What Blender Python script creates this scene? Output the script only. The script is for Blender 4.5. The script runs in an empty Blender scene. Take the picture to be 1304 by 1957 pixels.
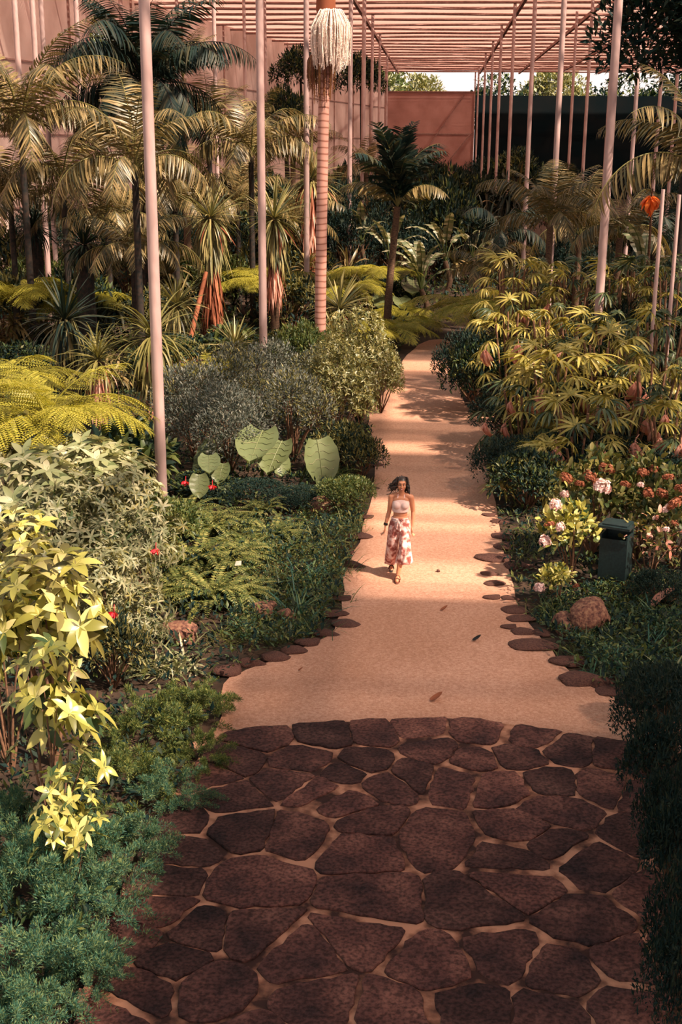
import bpy, math, random
import numpy as np
from mathutils import Vector, Matrix, Euler

# ------------------------------------------------------------------ camera
W_PX, H_PX, F_PX = 1304.0, 1957.0, 2400.0
CAM_H = 6.3
PITCH = math.atan(713.0 / F_PX)
YAW = math.radians(4.18)
ROLL = math.radians(0.36)
sc = bpy.context.scene
cam_data = bpy.data.cameras.new('camera')
cam_data.sensor_fit = 'VERTICAL'
cam_data.sensor_height = 36.0
cam_data.lens = 36.0 * F_PX / H_PX
cam_data.clip_end = 600
camera = bpy.data.objects.new('camera', cam_data)
sc.collection.objects.link(camera)
camera.location = (0, 0, CAM_H)
CAM_R = (Matrix.Rotation(YAW, 3, 'Z') @ Matrix.Rotation(math.pi / 2 - PITCH, 3, 'X') @ Matrix.Rotation(ROLL, 3, 'Z'))
camera.rotation_euler = CAM_R.to_euler()
sc.camera = camera

# ------------------------------------------------------------------ light
SUN_DIR = Vector((0.56, -0.34, 0.76)).normalized()      # from the ground towards the sun
sun_data = bpy.data.lights.new('sun', 'SUN')
sun_data.energy = 10.5
sun_data.color = (1.0, 0.80, 0.62)
sun_data.angle = math.radians(1.8)
sun = bpy.data.objects.new('sun', sun_data)
sc.collection.objects.link(sun)
sun.rotation_euler = SUN_DIR.to_track_quat('Z', 'Y').to_euler()
sun.location = (20, -10, 40)

world = bpy.data.worlds.new('world')
sc.world = world
world.use_nodes = True
wn = world.node_tree
wn.nodes.clear()
w_out = wn.nodes.new('ShaderNodeOutputWorld')
w_bg = wn.nodes.new('ShaderNodeBackground')
w_tc = wn.nodes.new('ShaderNodeTexCoord')
w_sep = wn.nodes.new('ShaderNodeSeparateXYZ')
w_rmp = wn.nodes.new('ShaderNodeValToRGB')
w_rmp.color_ramp.elements[0].position = 0.0
w_rmp.color_ramp.elements[0].color = (1.4, 1.15, 1.05, 1)
w_rmp.color_ramp.elements[1].position = 0.45
w_rmp.color_ramp.elements[1].color = (0.40, 0.60, 0.66, 1)
wn.links.new(w_tc.outputs['Generated'], w_sep.inputs[0])
wn.links.new(w_sep.outputs['Z'], w_rmp.inputs['Fac'])
wn.links.new(w_rmp.outputs['Color'], w_bg.inputs['Color'])
w_bg.inputs['Strength'].default_value = 0.66
wn.links.new(w_bg.outputs[0], w_out.inputs[0])

sc.view_settings.view_transform = 'Standard'
sc.view_settings.look = 'None'
sc.view_settings.gamma = 1.0
sc.view_settings.exposure = 0.62
sc.view_settings.use_curve_mapping = False
try:
    sc.cycles.use_denoising = True
    sc.cycles.max_bounces = 6
    sc.cycles.diffuse_bounces = 3
    sc.cycles.transmission_bounces = 3
    sc.cycles.sample_clamp_indirect = 4.0
except Exception:
    pass

COL = sc.collection
R = math.radians
rng = np.random.default_rng(7)


# ------------------------------------------------------------------ pixels to places
def ray(x, y):
    return CAM_R @ Vector(((x - W_PX / 2) / F_PX, -(y - H_PX / 2) / F_PX, -1.0))


def gp(x, y, z=0.0):
    """point on the horizontal plane z seen at pixel x, y"""
    d = ray(x, y)
    t = (z - CAM_H) / d.z
    return Vector((d.x * t, d.y * t, z))


def at(x, y, Y):
    """point seen at pixel x, y at distance Y along the path"""
    d = ray(x, y)
    t = Y / d.y
    return Vector((d.x * t, Y, CAM_H + d.z * t))


# ------------------------------------------------------------------ materials
def new_mat(name):
    m = bpy.data.materials.new(name)
    m.use_nodes = True
    nt = m.node_tree
    nt.nodes.clear()
    out = nt.nodes.new('ShaderNodeOutputMaterial')
    return m, nt, out


def ramp(nt, stops):
    n = nt.nodes.new('ShaderNodeValToRGB')
    e = n.color_ramp.elements
    while len(e) < len(stops):
        e.new(0.5)
    for i, (p, c) in enumerate(stops):
        e[i].position = p
        e[i].color = (c[0], c[1], c[2], 1)
    return n


def leaf_mat(name, stops, trans=0.3, rough=0.45, spec=0.3, tint=1.25):
    m, nt, out = new_mat(name)
    geo = nt.nodes.new('ShaderNodeNewGeometry')
    r = ramp(nt, [(i / max(1, len(stops) - 1), c) for i, c in enumerate(stops)])
    nt.links.new(geo.outputs['Random Per Island'], r.inputs['Fac'])
    p = nt.nodes.new('ShaderNodeBsdfPrincipled')
    p.inputs['Roughness'].default_value = rough
    p.inputs['Specular IOR Level'].default_value = spec
    nt.links.new(r.outputs['Color'], p.inputs['Base Color'])
    t = nt.nodes.new('ShaderNodeBsdfTranslucent')
    mul = nt.nodes.new('ShaderNodeMixRGB')
    mul.blend_type = 'MULTIPLY'
    mul.inputs[0].default_value = 1.0
    mul.inputs[2].default_value = (tint * 1.05, tint, tint * 0.55, 1)
    nt.links.new(r.outputs['Color'], mul.inputs[1])
    nt.links.new(mul.outputs[0], t.inputs['Color'])
    mx = nt.nodes.new('ShaderNodeMixShader')
    mx.inputs[0].default_value = trans
    nt.links.new(p.outputs[0], mx.inputs[1])
    nt.links.new(t.outputs[0], mx.inputs[2])
    nt.links.new(mx.outputs[0], out.inputs[0])
    return m


def surf_mat(name, c1, c2, scale=8.0, rough=0.8, bump=0.0, detail=4.0, spec=0.2, stretch=None, c3=None, trans=0.0, lo=0.35, hi=0.65, metallic=0.0):
    m, nt, out = new_mat(name)
    tc = nt.nodes.new('ShaderNodeTexCoord')
    mp = nt.nodes.new('ShaderNodeMapping')
    if stretch:
        mp.inputs['Scale'].default_value = stretch
    nt.links.new(tc.outputs['Object'], mp.inputs['Vector'])
    n = nt.nodes.new('ShaderNodeTexNoise')
    n.inputs['Scale'].default_value = scale
    n.inputs['Detail'].default_value = detail
    nt.links.new(mp.outputs[0], n.inputs['Vector'])
    stops = [(lo, c1), (hi, c2)] if c3 is None else [(lo, c1), ((lo + hi) / 2, c2), (hi, c3)]
    r = ramp(nt, stops)
    nt.links.new(n.outputs['Fac'], r.inputs['Fac'])
    p = nt.nodes.new('ShaderNodeBsdfPrincipled')
    p.inputs['Roughness'].default_value = rough
    p.inputs['Specular IOR Level'].default_value = spec
    p.inputs['Metallic'].default_value = metallic
    nt.links.new(r.outputs['Color'], p.inputs['Base Color'])
    if bump:
        b = nt.nodes.new('ShaderNodeBump')
        b.inputs['Strength'].default_value = bump
        b.inputs['Distance'].default_value = 0.02
        nt.links.new(n.outputs['Fac'], b.inputs['Height'])
        nt.links.new(b.outputs[0], p.inputs['Normal'])
    if trans:
        t = nt.nodes.new('ShaderNodeBsdfTranslucent')
        nt.links.new(r.outputs['Color'], t.inputs['Color'])
        mx = nt.nodes.new('ShaderNodeMixShader')
        mx.inputs[0].default_value = trans
        nt.links.new(p.outputs[0], mx.inputs[1])
        nt.links.new(t.outputs[0], mx.inputs[2])
        nt.links.new(mx.outputs[0], out.inputs[0])
    else:
        nt.links.new(p.outputs[0], out.inputs[0])
    return m


M = {}
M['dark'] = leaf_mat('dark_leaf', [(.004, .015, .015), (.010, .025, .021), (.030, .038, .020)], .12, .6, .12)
M['moss'] = leaf_mat('grassy_needle', [(.030, .062, .024), (.080, .115, .030), (.220, .220, .055)], .25, .55)
M['teal'] = leaf_mat('teal_needle', [(.020, .075, .058), (.050, .130, .078), (.190, .240, .090)], .25, .55)
M['mid'] = leaf_mat('green_leaf', [(.030, .060, .022), (.070, .095, .026), (.150, .150, .040)], .25)
M['olive'] = leaf_mat('olive_leaf', [(.075, .075, .024), (.150, .135, .040), (.250, .210, .070)], .25)
M['grey'] = leaf_mat('grey_green_leaf', [(.110, .125, .065), (.200, .200, .105), (.310, .280, .160)], .2)
M['blue'] = leaf_mat('blue_grey_leaf', [(.040, .052, .044), (.080, .090, .072), (.150, .140, .105)], .15)
M['pale'] = leaf_mat('pale_leaf', [(.120, .150, .060), (.280, .280, .140), (.460, .420, .260)], .2, .35, .5)
M['yellow'] = leaf_mat('yellow_green_leaf', [(.190, .190, .035), (.430, .395, .090), (.700, .620, .260)], .3, .3, .5)
M['fern'] = leaf_mat('fern_leaf', [(.200, .190, .022), (.300, .270, .034), (.420, .360, .060)], .35)
M['sword'] = leaf_mat('sword_fern_leaf', [(.045, .070, .020), (.115, .130, .034), (.270, .250, .075)], .3)
M['palm'] = leaf_mat('palm_leaf', [(.050, .048, .022), (.140, .104, .040), (.330, .230, .100)], .2, .4, .4)
M['palmshade'] = leaf_mat('shade_dark_palm_leaf', [(.007, .018, .017), (.016, .028, .021), (.060, .054, .030)], .12, .5, .15)  # near-black leaf colour also carries the deep shade among the palms
M['spike'] = leaf_mat('spiky_leaf', [(.040, .050, .024), (.160, .145, .050), (.380, .300, .125)], .15, .4, .4)
M['fan'] = leaf_mat('fan_leaf_green', [(.120, .115, .026), (.320, .265, .055), (.520, .410, .130)], .3, .4, .4)
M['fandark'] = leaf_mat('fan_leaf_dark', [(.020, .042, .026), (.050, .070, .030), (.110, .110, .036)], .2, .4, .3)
M['dead'] = leaf_mat('dead_leaf', [(.360, .110, .070), (.560, .240, .170), (.760, .460, .370)], .2, .6, .2)
M['skirt'] = leaf_mat('dead_skirt', [(.150, .045, .022), (.270, .085, .045), (.400, .165, .090)], .15, .7, .1)
M['bronze'] = leaf_mat('bronze_leaf', [(.120, .040, .022), (.240, .080, .034), (.300, .150, .050)], .2)
M['pink'] = leaf_mat('pink_petal', [(.700, .330, .300), (.840, .560, .520), (.900, .720, .670)], .08, .6)
M['rust'] = leaf_mat('rust_petal', [(.200, .055, .028), (.320, .095, .048), (.470, .190, .100)], .2, .7)
M['red'] = leaf_mat('red_petal', [(.600, .020, .030), (.720, .040, .060)], .2, .5)
M['orange'] = leaf_mat('orange_petal', [(.800, .130, .020), (.850, .220, .030)], .3, .5)
M['white'] = leaf_mat('white_petal', [(.750, .680, .600), (.850, .800, .720)], .3, .5)
M['ear'] = leaf_mat('elephant_ear_blade', [(.105, .130, .055), (.170, .195, .085), (.260, .270, .120)], .25, .35, .5)
M['banana'] = leaf_mat('banana_blade', [(.080, .100, .045), (.200, .190, .105), (.420, .360, .250)], .2, .35, .5)
M['twig'] = surf_mat('twig_bark', (.09, .045, .028), (.20, .105, .060), 20, .9)
M['trunk'] = surf_mat('palm_bark', (.050, .030, .022), (.150, .085, .050), 14, .9, .4, stretch=(1, 1, 4))
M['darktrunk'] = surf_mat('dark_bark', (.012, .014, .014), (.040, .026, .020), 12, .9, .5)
M['pole'] = surf_mat('painted_pole', (.34, .225, .21), (.44, .30, .28), 6, .55, .05, stretch=(1, 1, .3), spec=.3)
M['soil'] = surf_mat('soil', (.020, .014, .011), (.060, .035, .022), 3, .95, .5)
M['rock'] = surf_mat('volcanic_rock', (.075, .032, .026), (.170, .075, .052), 22, .9, .9, c3=(.26, .14, .085))
M['edge'] = surf_mat('edging_rock', (.060, .026, .022), (.130, .060, .044), 30, .9, .8)
M['mortar'] = surf_mat('mortar', (.040, .018, .014), (.22, .095, .058), 3.5, .95, .6, c3=(.46, .22, .135), lo=.40, hi=.60, detail=7)
M['mat'] = surf_mat('reed_mat', (.68, .48, .43), (.90, .73, .68), 3, .9, stretch=(.12, 5, 1), trans=.72)
M['batten'] = surf_mat('ceiling_batten', (.24, .135, .115), (.34, .20, .175), 6, .9)
M['net'] = surf_mat('pink_shade_net', (.56, .39, .34), (.84, .66, .60), .35, .95, trans=.45, detail=6)
M['netdark'] = surf_mat('brown_shade_net', (.40, .20, .17), (.54, .30, .26), .5, .95, trans=.4, detail=6)
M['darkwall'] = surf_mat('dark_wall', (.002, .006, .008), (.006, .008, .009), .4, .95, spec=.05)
M['binpaint'] = surf_mat('black_green_paint', (.003, .010, .011), (.008, .022, .023), 30, .45, .05, spec=.5)
M['skin'] = surf_mat('skin', (.50, .20, .105), (.58, .25, .14), 6, .5, spec=.35)
M['hair'] = surf_mat('dark_hair', (.008, .007, .007), (.035, .016, .010), 40, .45, spec=.5)
M['top'] = surf_mat('pale_cotton', (.74, .50, .45), (.80, .57, .52), 14, .85)
M['trousers'] = surf_mat('floral_cotton', (.80, .60, .56), (.60, .30, .26), 13, .8, c3=(.30, .085, .070), lo=.40, hi=.62, detail=2)
M['black'] = surf_mat('black_leather', (.012, .010, .010), (.025, .02, .018), 20, .6)
M['sandal'] = surf_mat('brown_leather', (.10, .03, .02), (.16, .055, .035), 20, .6)
M['lip'] = surf_mat('lip', (.42, .085, .07), (.46, .10, .08), 20, .5)
M['teeth'] = surf_mat('teeth', (.8, .72, .65), (.85, .78, .7), 20, .4)
M['fibre'] = leaf_mat('flower_fibre', [(.82, .60, .50), (.90, .72, .63), (.94, .82, .75)], .08, .8, .1)


def path_material():
    m, nt, out = new_mat('fine_gravel')
    tc = nt.nodes.new('ShaderNodeTexCoord')
    a = nt.nodes.new('ShaderNodeTexNoise')
    a.inputs['Scale'].default_value = 28
    a.inputs['Detail'].default_value = 6
    a.inputs['Roughness'].default_value = .8
    b = nt.nodes.new('ShaderNodeTexNoise')
    b.inputs['Scale'].default_value = .55
    b.inputs['Detail'].default_value = 3
    for n in (a, b):
        nt.links.new(tc.outputs['Object'], n.inputs['Vector'])
    ra = ramp(nt, [(.34, (.36, .175, .115)), (.5, (.50, .265, .180)), (.68, (.64, .385, .280))])
    rb = ramp(nt, [(.35, (.86, .82, .78)), (.65, (1.0, 1.0, 1.0))])
    nt.links.new(a.outputs['Fac'], ra.inputs['Fac'])
    nt.links.new(b.outputs['Fac'], rb.inputs['Fac'])
    mul = nt.nodes.new('ShaderNodeMixRGB')
    mul.blend_type = 'MULTIPLY'
    mul.inputs[0].default_value = 1
    nt.links.new(ra.outputs[0], mul.inputs[1])
    nt.links.new(rb.outputs[0], mul.inputs[2])
    p = nt.nodes.new('ShaderNodeBsdfPrincipled')
    p.inputs['Roughness'].default_value = .95
    p.inputs['Specular IOR Level'].default_value = .1
    nt.links.new(mul.outputs[0], p.inputs['Base Color'])
    bp = nt.nodes.new('ShaderNodeBump')
    bp.inputs['Strength'].default_value = .5
    bp.inputs['Distance'].default_value = .02
    nt.links.new(a.outputs['Fac'], bp.inputs['Height'])
    nt.links.new(bp.outputs[0], p.inputs['Normal'])
    nt.links.new(p.outputs[0], out.inputs[0])
    return m


def flag_material():
    m, nt, out = new_mat('flagstone_rock')
    tc = nt.nodes.new('ShaderNodeTexCoord')
    oi = nt.nodes.new('ShaderNodeObjectInfo')
    off = nt.nodes.new('ShaderNodeVectorMath')
    off.operation = 'ADD'
    sc_ = nt.nodes.new('ShaderNodeVectorMath')
    sc_.operation = 'SCALE'
    cmb = nt.nodes.new('ShaderNodeCombineXYZ')
    nt.links.new(oi.outputs['Random'], cmb.inputs[0])
    nt.links.new(oi.outputs['Random'], cmb.inputs[2])
    nt.links.new(cmb.outputs[0], sc_.inputs[0])
    sc_.inputs['Scale'].default_value = 40
    nt.links.new(tc.outputs['Object'], off.inputs[0])
    nt.links.new(sc_.outputs[0], off.inputs[1])
    a = nt.nodes.new('ShaderNodeTexNoise')
    a.inputs['Scale'].default_value = 2.2
    a.inputs['Detail'].default_value = 5
    b = nt.nodes.new('ShaderNodeTexNoise')
    b.inputs['Scale'].default_value = 30
    b.inputs['Detail'].default_value = 5
    for n in (a, b):
        nt.links.new(off.outputs[0], n.inputs['Vector'])
    ra = ramp(nt, [(.30, (.026, .013, .013)), (.50, (.070, .029, .024)), (.72, (.150, .066, .050))])
    rb = ramp(nt, [(.36, (.45, .45, .45)), (.62, (1.35, 1.35, 1.35))])
    ro = ramp(nt, [(0, (.55, .58, .62)), (1, (1.5, 1.4, 1.35))])
    nt.links.new(a.outputs['Fac'], ra.inputs['Fac'])
    nt.links.new(b.outputs['Fac'], rb.inputs['Fac'])
    nt.links.new(oi.outputs['Random'], ro.inputs['Fac'])
    m1 = nt.nodes.new('ShaderNodeMixRGB')
    m2 = nt.nodes.new('ShaderNodeMixRGB')
    for x in (m1, m2):
        x.blend_type = 'MULTIPLY'
        x.inputs[0].default_value = 1
    nt.links.new(ra.outputs[0], m1.inputs[1])
    nt.links.new(rb.outputs[0], m1.inputs[2])
    nt.links.new(m1.outputs[0], m2.inputs[1])
    nt.links.new(ro.outputs[0], m2.inputs[2])
    p = nt.nodes.new('ShaderNodeBsdfPrincipled')
    p.inputs['Roughness'].default_value = .9
    p.inputs['Specular IOR Level'].default_value = .2
    nt.links.new(m2.outputs[0], p.inputs['Base Color'])
    bp = nt.nodes.new('ShaderNodeBump')
    bp.inputs['Strength'].default_value = .7
    bp.inputs['Distance'].default_value = .02
    nt.links.new(b.outputs['Fac'], bp.inputs['Height'])
    nt.links.new(bp.outputs[0], p.inputs['Normal'])
    nt.links.new(p.outputs[0], out.inputs[0])
    return m


def ring_trunk_material():
    m, nt, out = new_mat('ringed_palm_bark')
    tc = nt.nodes.new('ShaderNodeTexCoord')
    sp = nt.nodes.new('ShaderNodeSeparateXYZ')
    nt.links.new(tc.outputs['Object'], sp.inputs[0])
    nz = nt.nodes.new('ShaderNodeTexNoise')
    nz.inputs['Scale'].default_value = 1.6
    nt.links.new(tc.outputs['Object'], nz.inputs['Vector'])
    ma = nt.nodes.new('ShaderNodeMath')
    ma.operation = 'MULTIPLY_ADD'
    ma.inputs[1].default_value = .14
    nt.links.new(nz.outputs['Fac'], ma.inputs[0])
    nt.links.new(sp.outputs['Z'], ma.inputs[2])
    mu = nt.nodes.new('ShaderNodeMath')
    mu.operation = 'MULTIPLY'
    mu.inputs[1].default_value = 40
    nt.links.new(ma.outputs[0], mu.inputs[0])
    sn = nt.nodes.new('ShaderNodeMath')
    sn.operation = 'SINE'
    nt.links.new(mu.outputs[0], sn.inputs[0])
    r = ramp(nt, [(.0, (.46, .235, .185)), (.75, (.40, .19, .14)), (.97, (.22, .075, .050))])
    nt.links.new(sn.outputs[0], r.inputs['Fac'])
    p = nt.nodes.new('ShaderNodeBsdfPrincipled')
    p.inputs['Roughness'].default_value = .8
    nt.links.new(r.outputs[0], p.inputs['Base Color'])
    nt.links.new(p.outputs[0], out.inputs[0])
    return m


M['path'] = path_material()
M['flag'] = flag_material()
M['ring'] = ring_trunk_material()


# ------------------------------------------------------------------ mesh tools
class G:
    """collects numpy geometry and links it as one mesh object"""

    def __init__(self):
        self.v, self.f3, self.f4, self.m3, self.m4, self.n = [], [], [], [], [], 0

    def add(self, v, f, mi=0):
        v = np.asarray(v, float).reshape(-1, 3)
        f = np.asarray(f, int)
        (self.f3 if f.shape[1] == 3 else self.f4).append(f + self.n)
        (self.m3 if f.shape[1] == 3 else self.m4).append(np.full(len(f), mi, int))
        self.v.append(v)
        self.n += len(v)

    def inst(self, tmpl, Ms, ps, mi=0):
        tv, tf = tmpl
        N = len(ps)
        if N == 0:
            return
        v = np.einsum('nij,vj->nvi', Ms, tv) + ps[:, None, :]
        f = (tf[None] + (np.arange(N) * len(tv))[:, None, None]).reshape(-1, tf.shape[1])
        self.add(v.reshape(-1, 3), f, mi)

    def merged(self):
        return np.concatenate(self.v)

    def mesh(self, name, mats, smooth=True):
        me = bpy.data.meshes.new(name)
        v = np.concatenate(self.v)
        me.vertices.add(len(v))
        me.vertices.foreach_set('co', v.astype(np.float32).ravel())
        f3 = np.concatenate(self.f3) if self.f3 else np.zeros((0, 3), int)
        f4 = np.concatenate(self.f4) if self.f4 else np.zeros((0, 4), int)
        loops = np.concatenate([f3.ravel(), f4.ravel()]).astype(np.int32)
        st = np.concatenate([np.arange(len(f3)) * 3, len(f3) * 3 + np.arange(len(f4)) * 4]).astype(np.int32)
        me.loops.add(len(loops))
        me.loops.foreach_set('vertex_index', loops)
        me.polygons.add(len(st))
        me.polygons.foreach_set('loop_start', st)
        mi = np.concatenate(self.m3 + self.m4).astype(np.int32)
        for m in mats:
            me.materials.append(m)
        me.polygons.foreach_set('material_index', mi)
        me.polygons.foreach_set('use_smooth', np.full(len(st), smooth, bool))
        me.update(calc_edges=True)
        me.validate()
        return me


def nrm(a):
    return a / np.maximum(np.linalg.norm(a, axis=-1, keepdims=True), 1e-9)


def frames(d, n, s):
    """x across, y along the leaf, z its upper side; scaled by s"""
    d = nrm(np.asarray(d, float))
    x = nrm(np.cross(d, n))
    z = np.cross(x, d)
    s = np.broadcast_to(np.asarray(s, float), (len(d),))
    return np.stack([x, d, z], axis=2) * s[:, None, None]


def t_kite(w=.3, fold=.15):
    v = np.array([[0, 0, 0], [w / 2, .45, fold * w], [0, 1, 0], [-w / 2, .45, fold * w]])
    return v, np.array([[0, 1, 2], [0, 2, 3]])


def t_leaf(w=.3, n=4, bend=.3, fold=.2, tip=.75, base=.15):
    """strip leaf along y of length one, bending down, folded along its midrib"""
    vs = []
    y = z = 0.0
    for i in range(n + 1):
        t = i / n
        ww = w / 2 * (math.sin(math.pi * min(1, base + t * (1 - base))) ** tip if t < 1 else 0.02)
        vs += [[-ww, y, z + fold * ww], [0, y, z], [ww, y, z + fold * ww]]
        a = -bend * (t + .5 / n) * 1.6
        y += math.cos(a) / n
        z += math.sin(a) / n
    f = []
    for i in range(n):
        a = 3 * i
        f += [[a, a + 1, a + 4, a + 3], [a + 1, a + 2, a + 5, a + 4]]
    return np.array(vs), np.array(f)


def tube(g, pts, rad, sides=8, mi=0, caps=True, wob=0.0):
    pts = np.asarray(pts, float)
    rad = np.broadcast_to(np.asarray(rad, float), (len(pts),))
    tan = nrm(np.gradient(pts, axis=0))
    ref = np.array([0, 1.0, 0]) if abs(tan[0][1]) < .8 else np.array([1.0, 0, 0])
    vs = []
    a = np.linspace(0, 2 * np.pi, sides, endpoint=False)
    for i in range(len(pts)):
        x = nrm(np.cross(tan[i], ref))
        y = np.cross(x, tan[i])
        r = rad[i] * (1 + (rng.uniform(-wob, wob, sides) if wob else 0))
        vs.append(pts[i] + (np.cos(a) * r)[:, None] * x + (np.sin(a) * r)[:, None] * y)
    v = np.concatenate(vs)
    i, j = np.meshgrid(np.arange(len(pts) - 1), np.arange(sides), indexing='ij')
    b = i * sides
    f = np.stack([b + j, b + (j + 1) % sides, b + sides + (j + 1) % sides, b + sides + j], -1).reshape(-1, 4)
    g.add(v, f, mi)
    if caps:
        for k, q in ((0, pts[0]), (len(pts) - 1, pts[-1])):
            ring = vs[k]
            vv = np.concatenate([ring, [q]])
            ff = [[(jj + 1) % sides, jj, sides] if k == 0 else [jj, (jj + 1) % sides, sides] for jj in range(sides)]
            g.add(vv, ff, mi)


def box(g, c, s, rz=0.0, mi=0):
    v = np.array([[x, y, z] for z in (-.5, .5) for y in (-.5, .5) for x in (-.5, .5)]) * np.asarray(s, float)
    if rz:
        cs, sn = math.cos(rz), math.sin(rz)
        v = v @ np.array([[cs, sn, 0], [-sn, cs, 0], [0, 0, 1]])
    g.add(v + np.asarray(c, float), [[0, 2, 3, 1], [4, 5, 7, 6], [0, 1, 5, 4], [2, 6, 7, 3], [0, 4, 6, 2], [1, 3, 7, 5]], mi)


def sphere_tmpl(nu=12, nv=8):
    vs = [[0, 0, -1]]
    for i in range(1, nv):
        a = -math.pi / 2 + math.pi * i / nv
        for j in range(nu):
            b = 2 * math.pi * j / nu
            vs.append([math.cos(a) * math.cos(b), math.cos(a) * math.sin(b), math.sin(a)])
    vs.append([0, 0, 1])
    f = []
    for j in range(nu):
        f.append([0, 1 + (j + 1) % nu, 1 + j])
    for i in range(nv - 2):
        for j in range(nu):
            a, b = 1 + i * nu + j, 1 + i * nu + (j + 1) % nu
            f += [[a, b, b + nu], [a, b + nu, a + nu]]
    top = len(vs) - 1
    o = 1 + (nv - 2) * nu
    for j in range(nu):
        f.append([o + j, o + (j + 1) % nu, top])
    return np.array(vs, float), np.array(f)


SPH = sphere_tmpl()
SPH_FINE = sphere_tmpl(24, 16)


def ball(g, c, r, mi=0, tm=None):
    v, f = tm or SPH
    g.add(v * np.asarray(r, float) + np.asarray(c, float), f, mi)


def obj(name, me, parent=None, loc=(0, 0, 0), rot=(0, 0, 0), scale=1.0):
    o = bpy.data.objects.new(name, me)
    COL.objects.link(o)
    if parent is not None:
        o.parent = parent
    o.location = loc
    o.rotation_euler = rot
    o.scale = (scale,) * 3 if isinstance(scale, (int, float)) else scale
    return o


def tag(o, label=None, cat=None, group=None, kind=None):
    if label:
        o['label'] = label
    if cat:
        o['category'] = cat
    if group:
        o['group'] = group
    if kind:
        o['kind'] = kind
    return o


def thing(name, label, cat, loc=(0, 0, 0), rz=0.0, scale=1.0, group=None):
    o = bpy.data.objects.new(name, None)
    COL.objects.link(o)
    o.empty_display_size = .2
    o.location = loc
    o.rotation_euler = (0, 0, rz)
    o.scale = (scale,) * 3 if isinstance(scale, (int, float)) else scale
    return tag(o, label, cat, group)


def place(proto, label, loc, rz=0.0, scale=1.0, group=None):
    """proto = (name, category, [(part name, mesh, location, euler, scale), ...]); a single part named None is the thing's own mesh"""
    name, cat, parts = proto
    if len(parts) == 1 and parts[0][0] is None:
        o = obj(name, parts[0][1], None, loc, (0, 0, rz), scale)
        return tag(o, label, cat, group)
    t = thing(name, label, cat, loc, rz, scale, group)
    for p in parts:
        o = obj(p[0], p[1], t, p[2], p[3], p[4])
        if len(p) > 5 and p[5]:
            o['label'] = p[5]
    return t

# ------------------------------------------------------------------ the setting
def poly_slab(pts, z0, z1, mat, name):
    """flat slab on a world polygon, given counter-clockwise or not"""
    import bmesh
    bm = bmesh.new()
    vs = [bm.verts.new((p[0], p[1], z1)) for p in pts]
    f = bm.faces.new(vs)
    f.normal_update()
    if f.normal.z < 0:
        f.normal_flip()
    r = bmesh.ops.extrude_face_region(bm, geom=[f])
    for e in r['geom']:
        if isinstance(e, bmesh.types.BMVert):
            e.co.z = z1
    for v in vs:
        v.co.z = z0
    bmesh.ops.recalc_face_normals(bm, faces=bm.faces)
    bmesh.ops.triangulate(bm, faces=bm.faces)
    me = bpy.data.meshes.new(name)
    bm.to_mesh(me)
    bm.free()
    me.materials.append(mat)
    return me


CEIL = 13.5
g = G()
box(g, (0, 70, -.25), (90, 180, .5))
tag(obj('ground', g.mesh('ground', [M['soil']], False)), kind='structure')

path_px = [(405, 1440), (418, 1400), (430, 1310), (470, 1284), (580, 1242), (640, 1205), (655, 1150), (660, 1090), (688, 1040), (700, 990), (712, 930),
           (718, 880), (708, 830), (705, 790), (730, 755), (762, 720), (772, 690), (800, 660), (830, 650), (864, 655), (868, 690), (878, 730), (890, 775), (955, 788), (955, 825), (925, 850),
           (937, 900), (945, 960), (965, 1060), (990, 1150), (1020, 1210), (1070, 1262), (1125, 1312), (1245, 1362), (1300, 1440)]


def smooth_loop(pts, k=4):
    out = []
    n = len(pts)
    for i in range(n):
        p0, p1, p2, p3 = [Vector(pts[(i + j - 1) % n]) for j in range(4)]
        for s in range(k):
            t = s / k
            out.append(.5 * ((2 * p1) + (p2 - p0) * t + (2 * p0 - 5 * p1 + 4 * p2 - p3) * t * t + (3 * p1 - p0 - 3 * p2 + p3) * t ** 3))
    return out


PATH = smooth_loop([gp(x, y)[:2] for x, y in path_px], 3)
PATH = [p + Vector(rng.uniform(-.035, .035, 2)) for p in PATH]
tag(obj('gravel_path', poly_slab(PATH, -.05, .02, M['path'], 'gravel_path')), kind='structure')

terr_px = [(120, 2100), (160, 1900), (215, 1760), (270, 1640), (330, 1530), (385, 1450), (420, 1415), (480, 1402), (560, 1396), (640, 1390), (700, 1385), (780, 1383), (850, 1381), (930, 1386),
           (1000, 1397), (1050, 1404), (1110, 1412), (1170, 1424), (1250, 1440), (1300, 1470), (1400, 1600), (1480, 1800), (1540, 2100)]
TERR = [gp(x, y)[:2] for x, y in terr_px]
terrace = tag(obj('terrace_floor', poly_slab(TERR, -.05, .055, M['mortar'], 'terrace_floor')), kind='structure')

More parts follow.
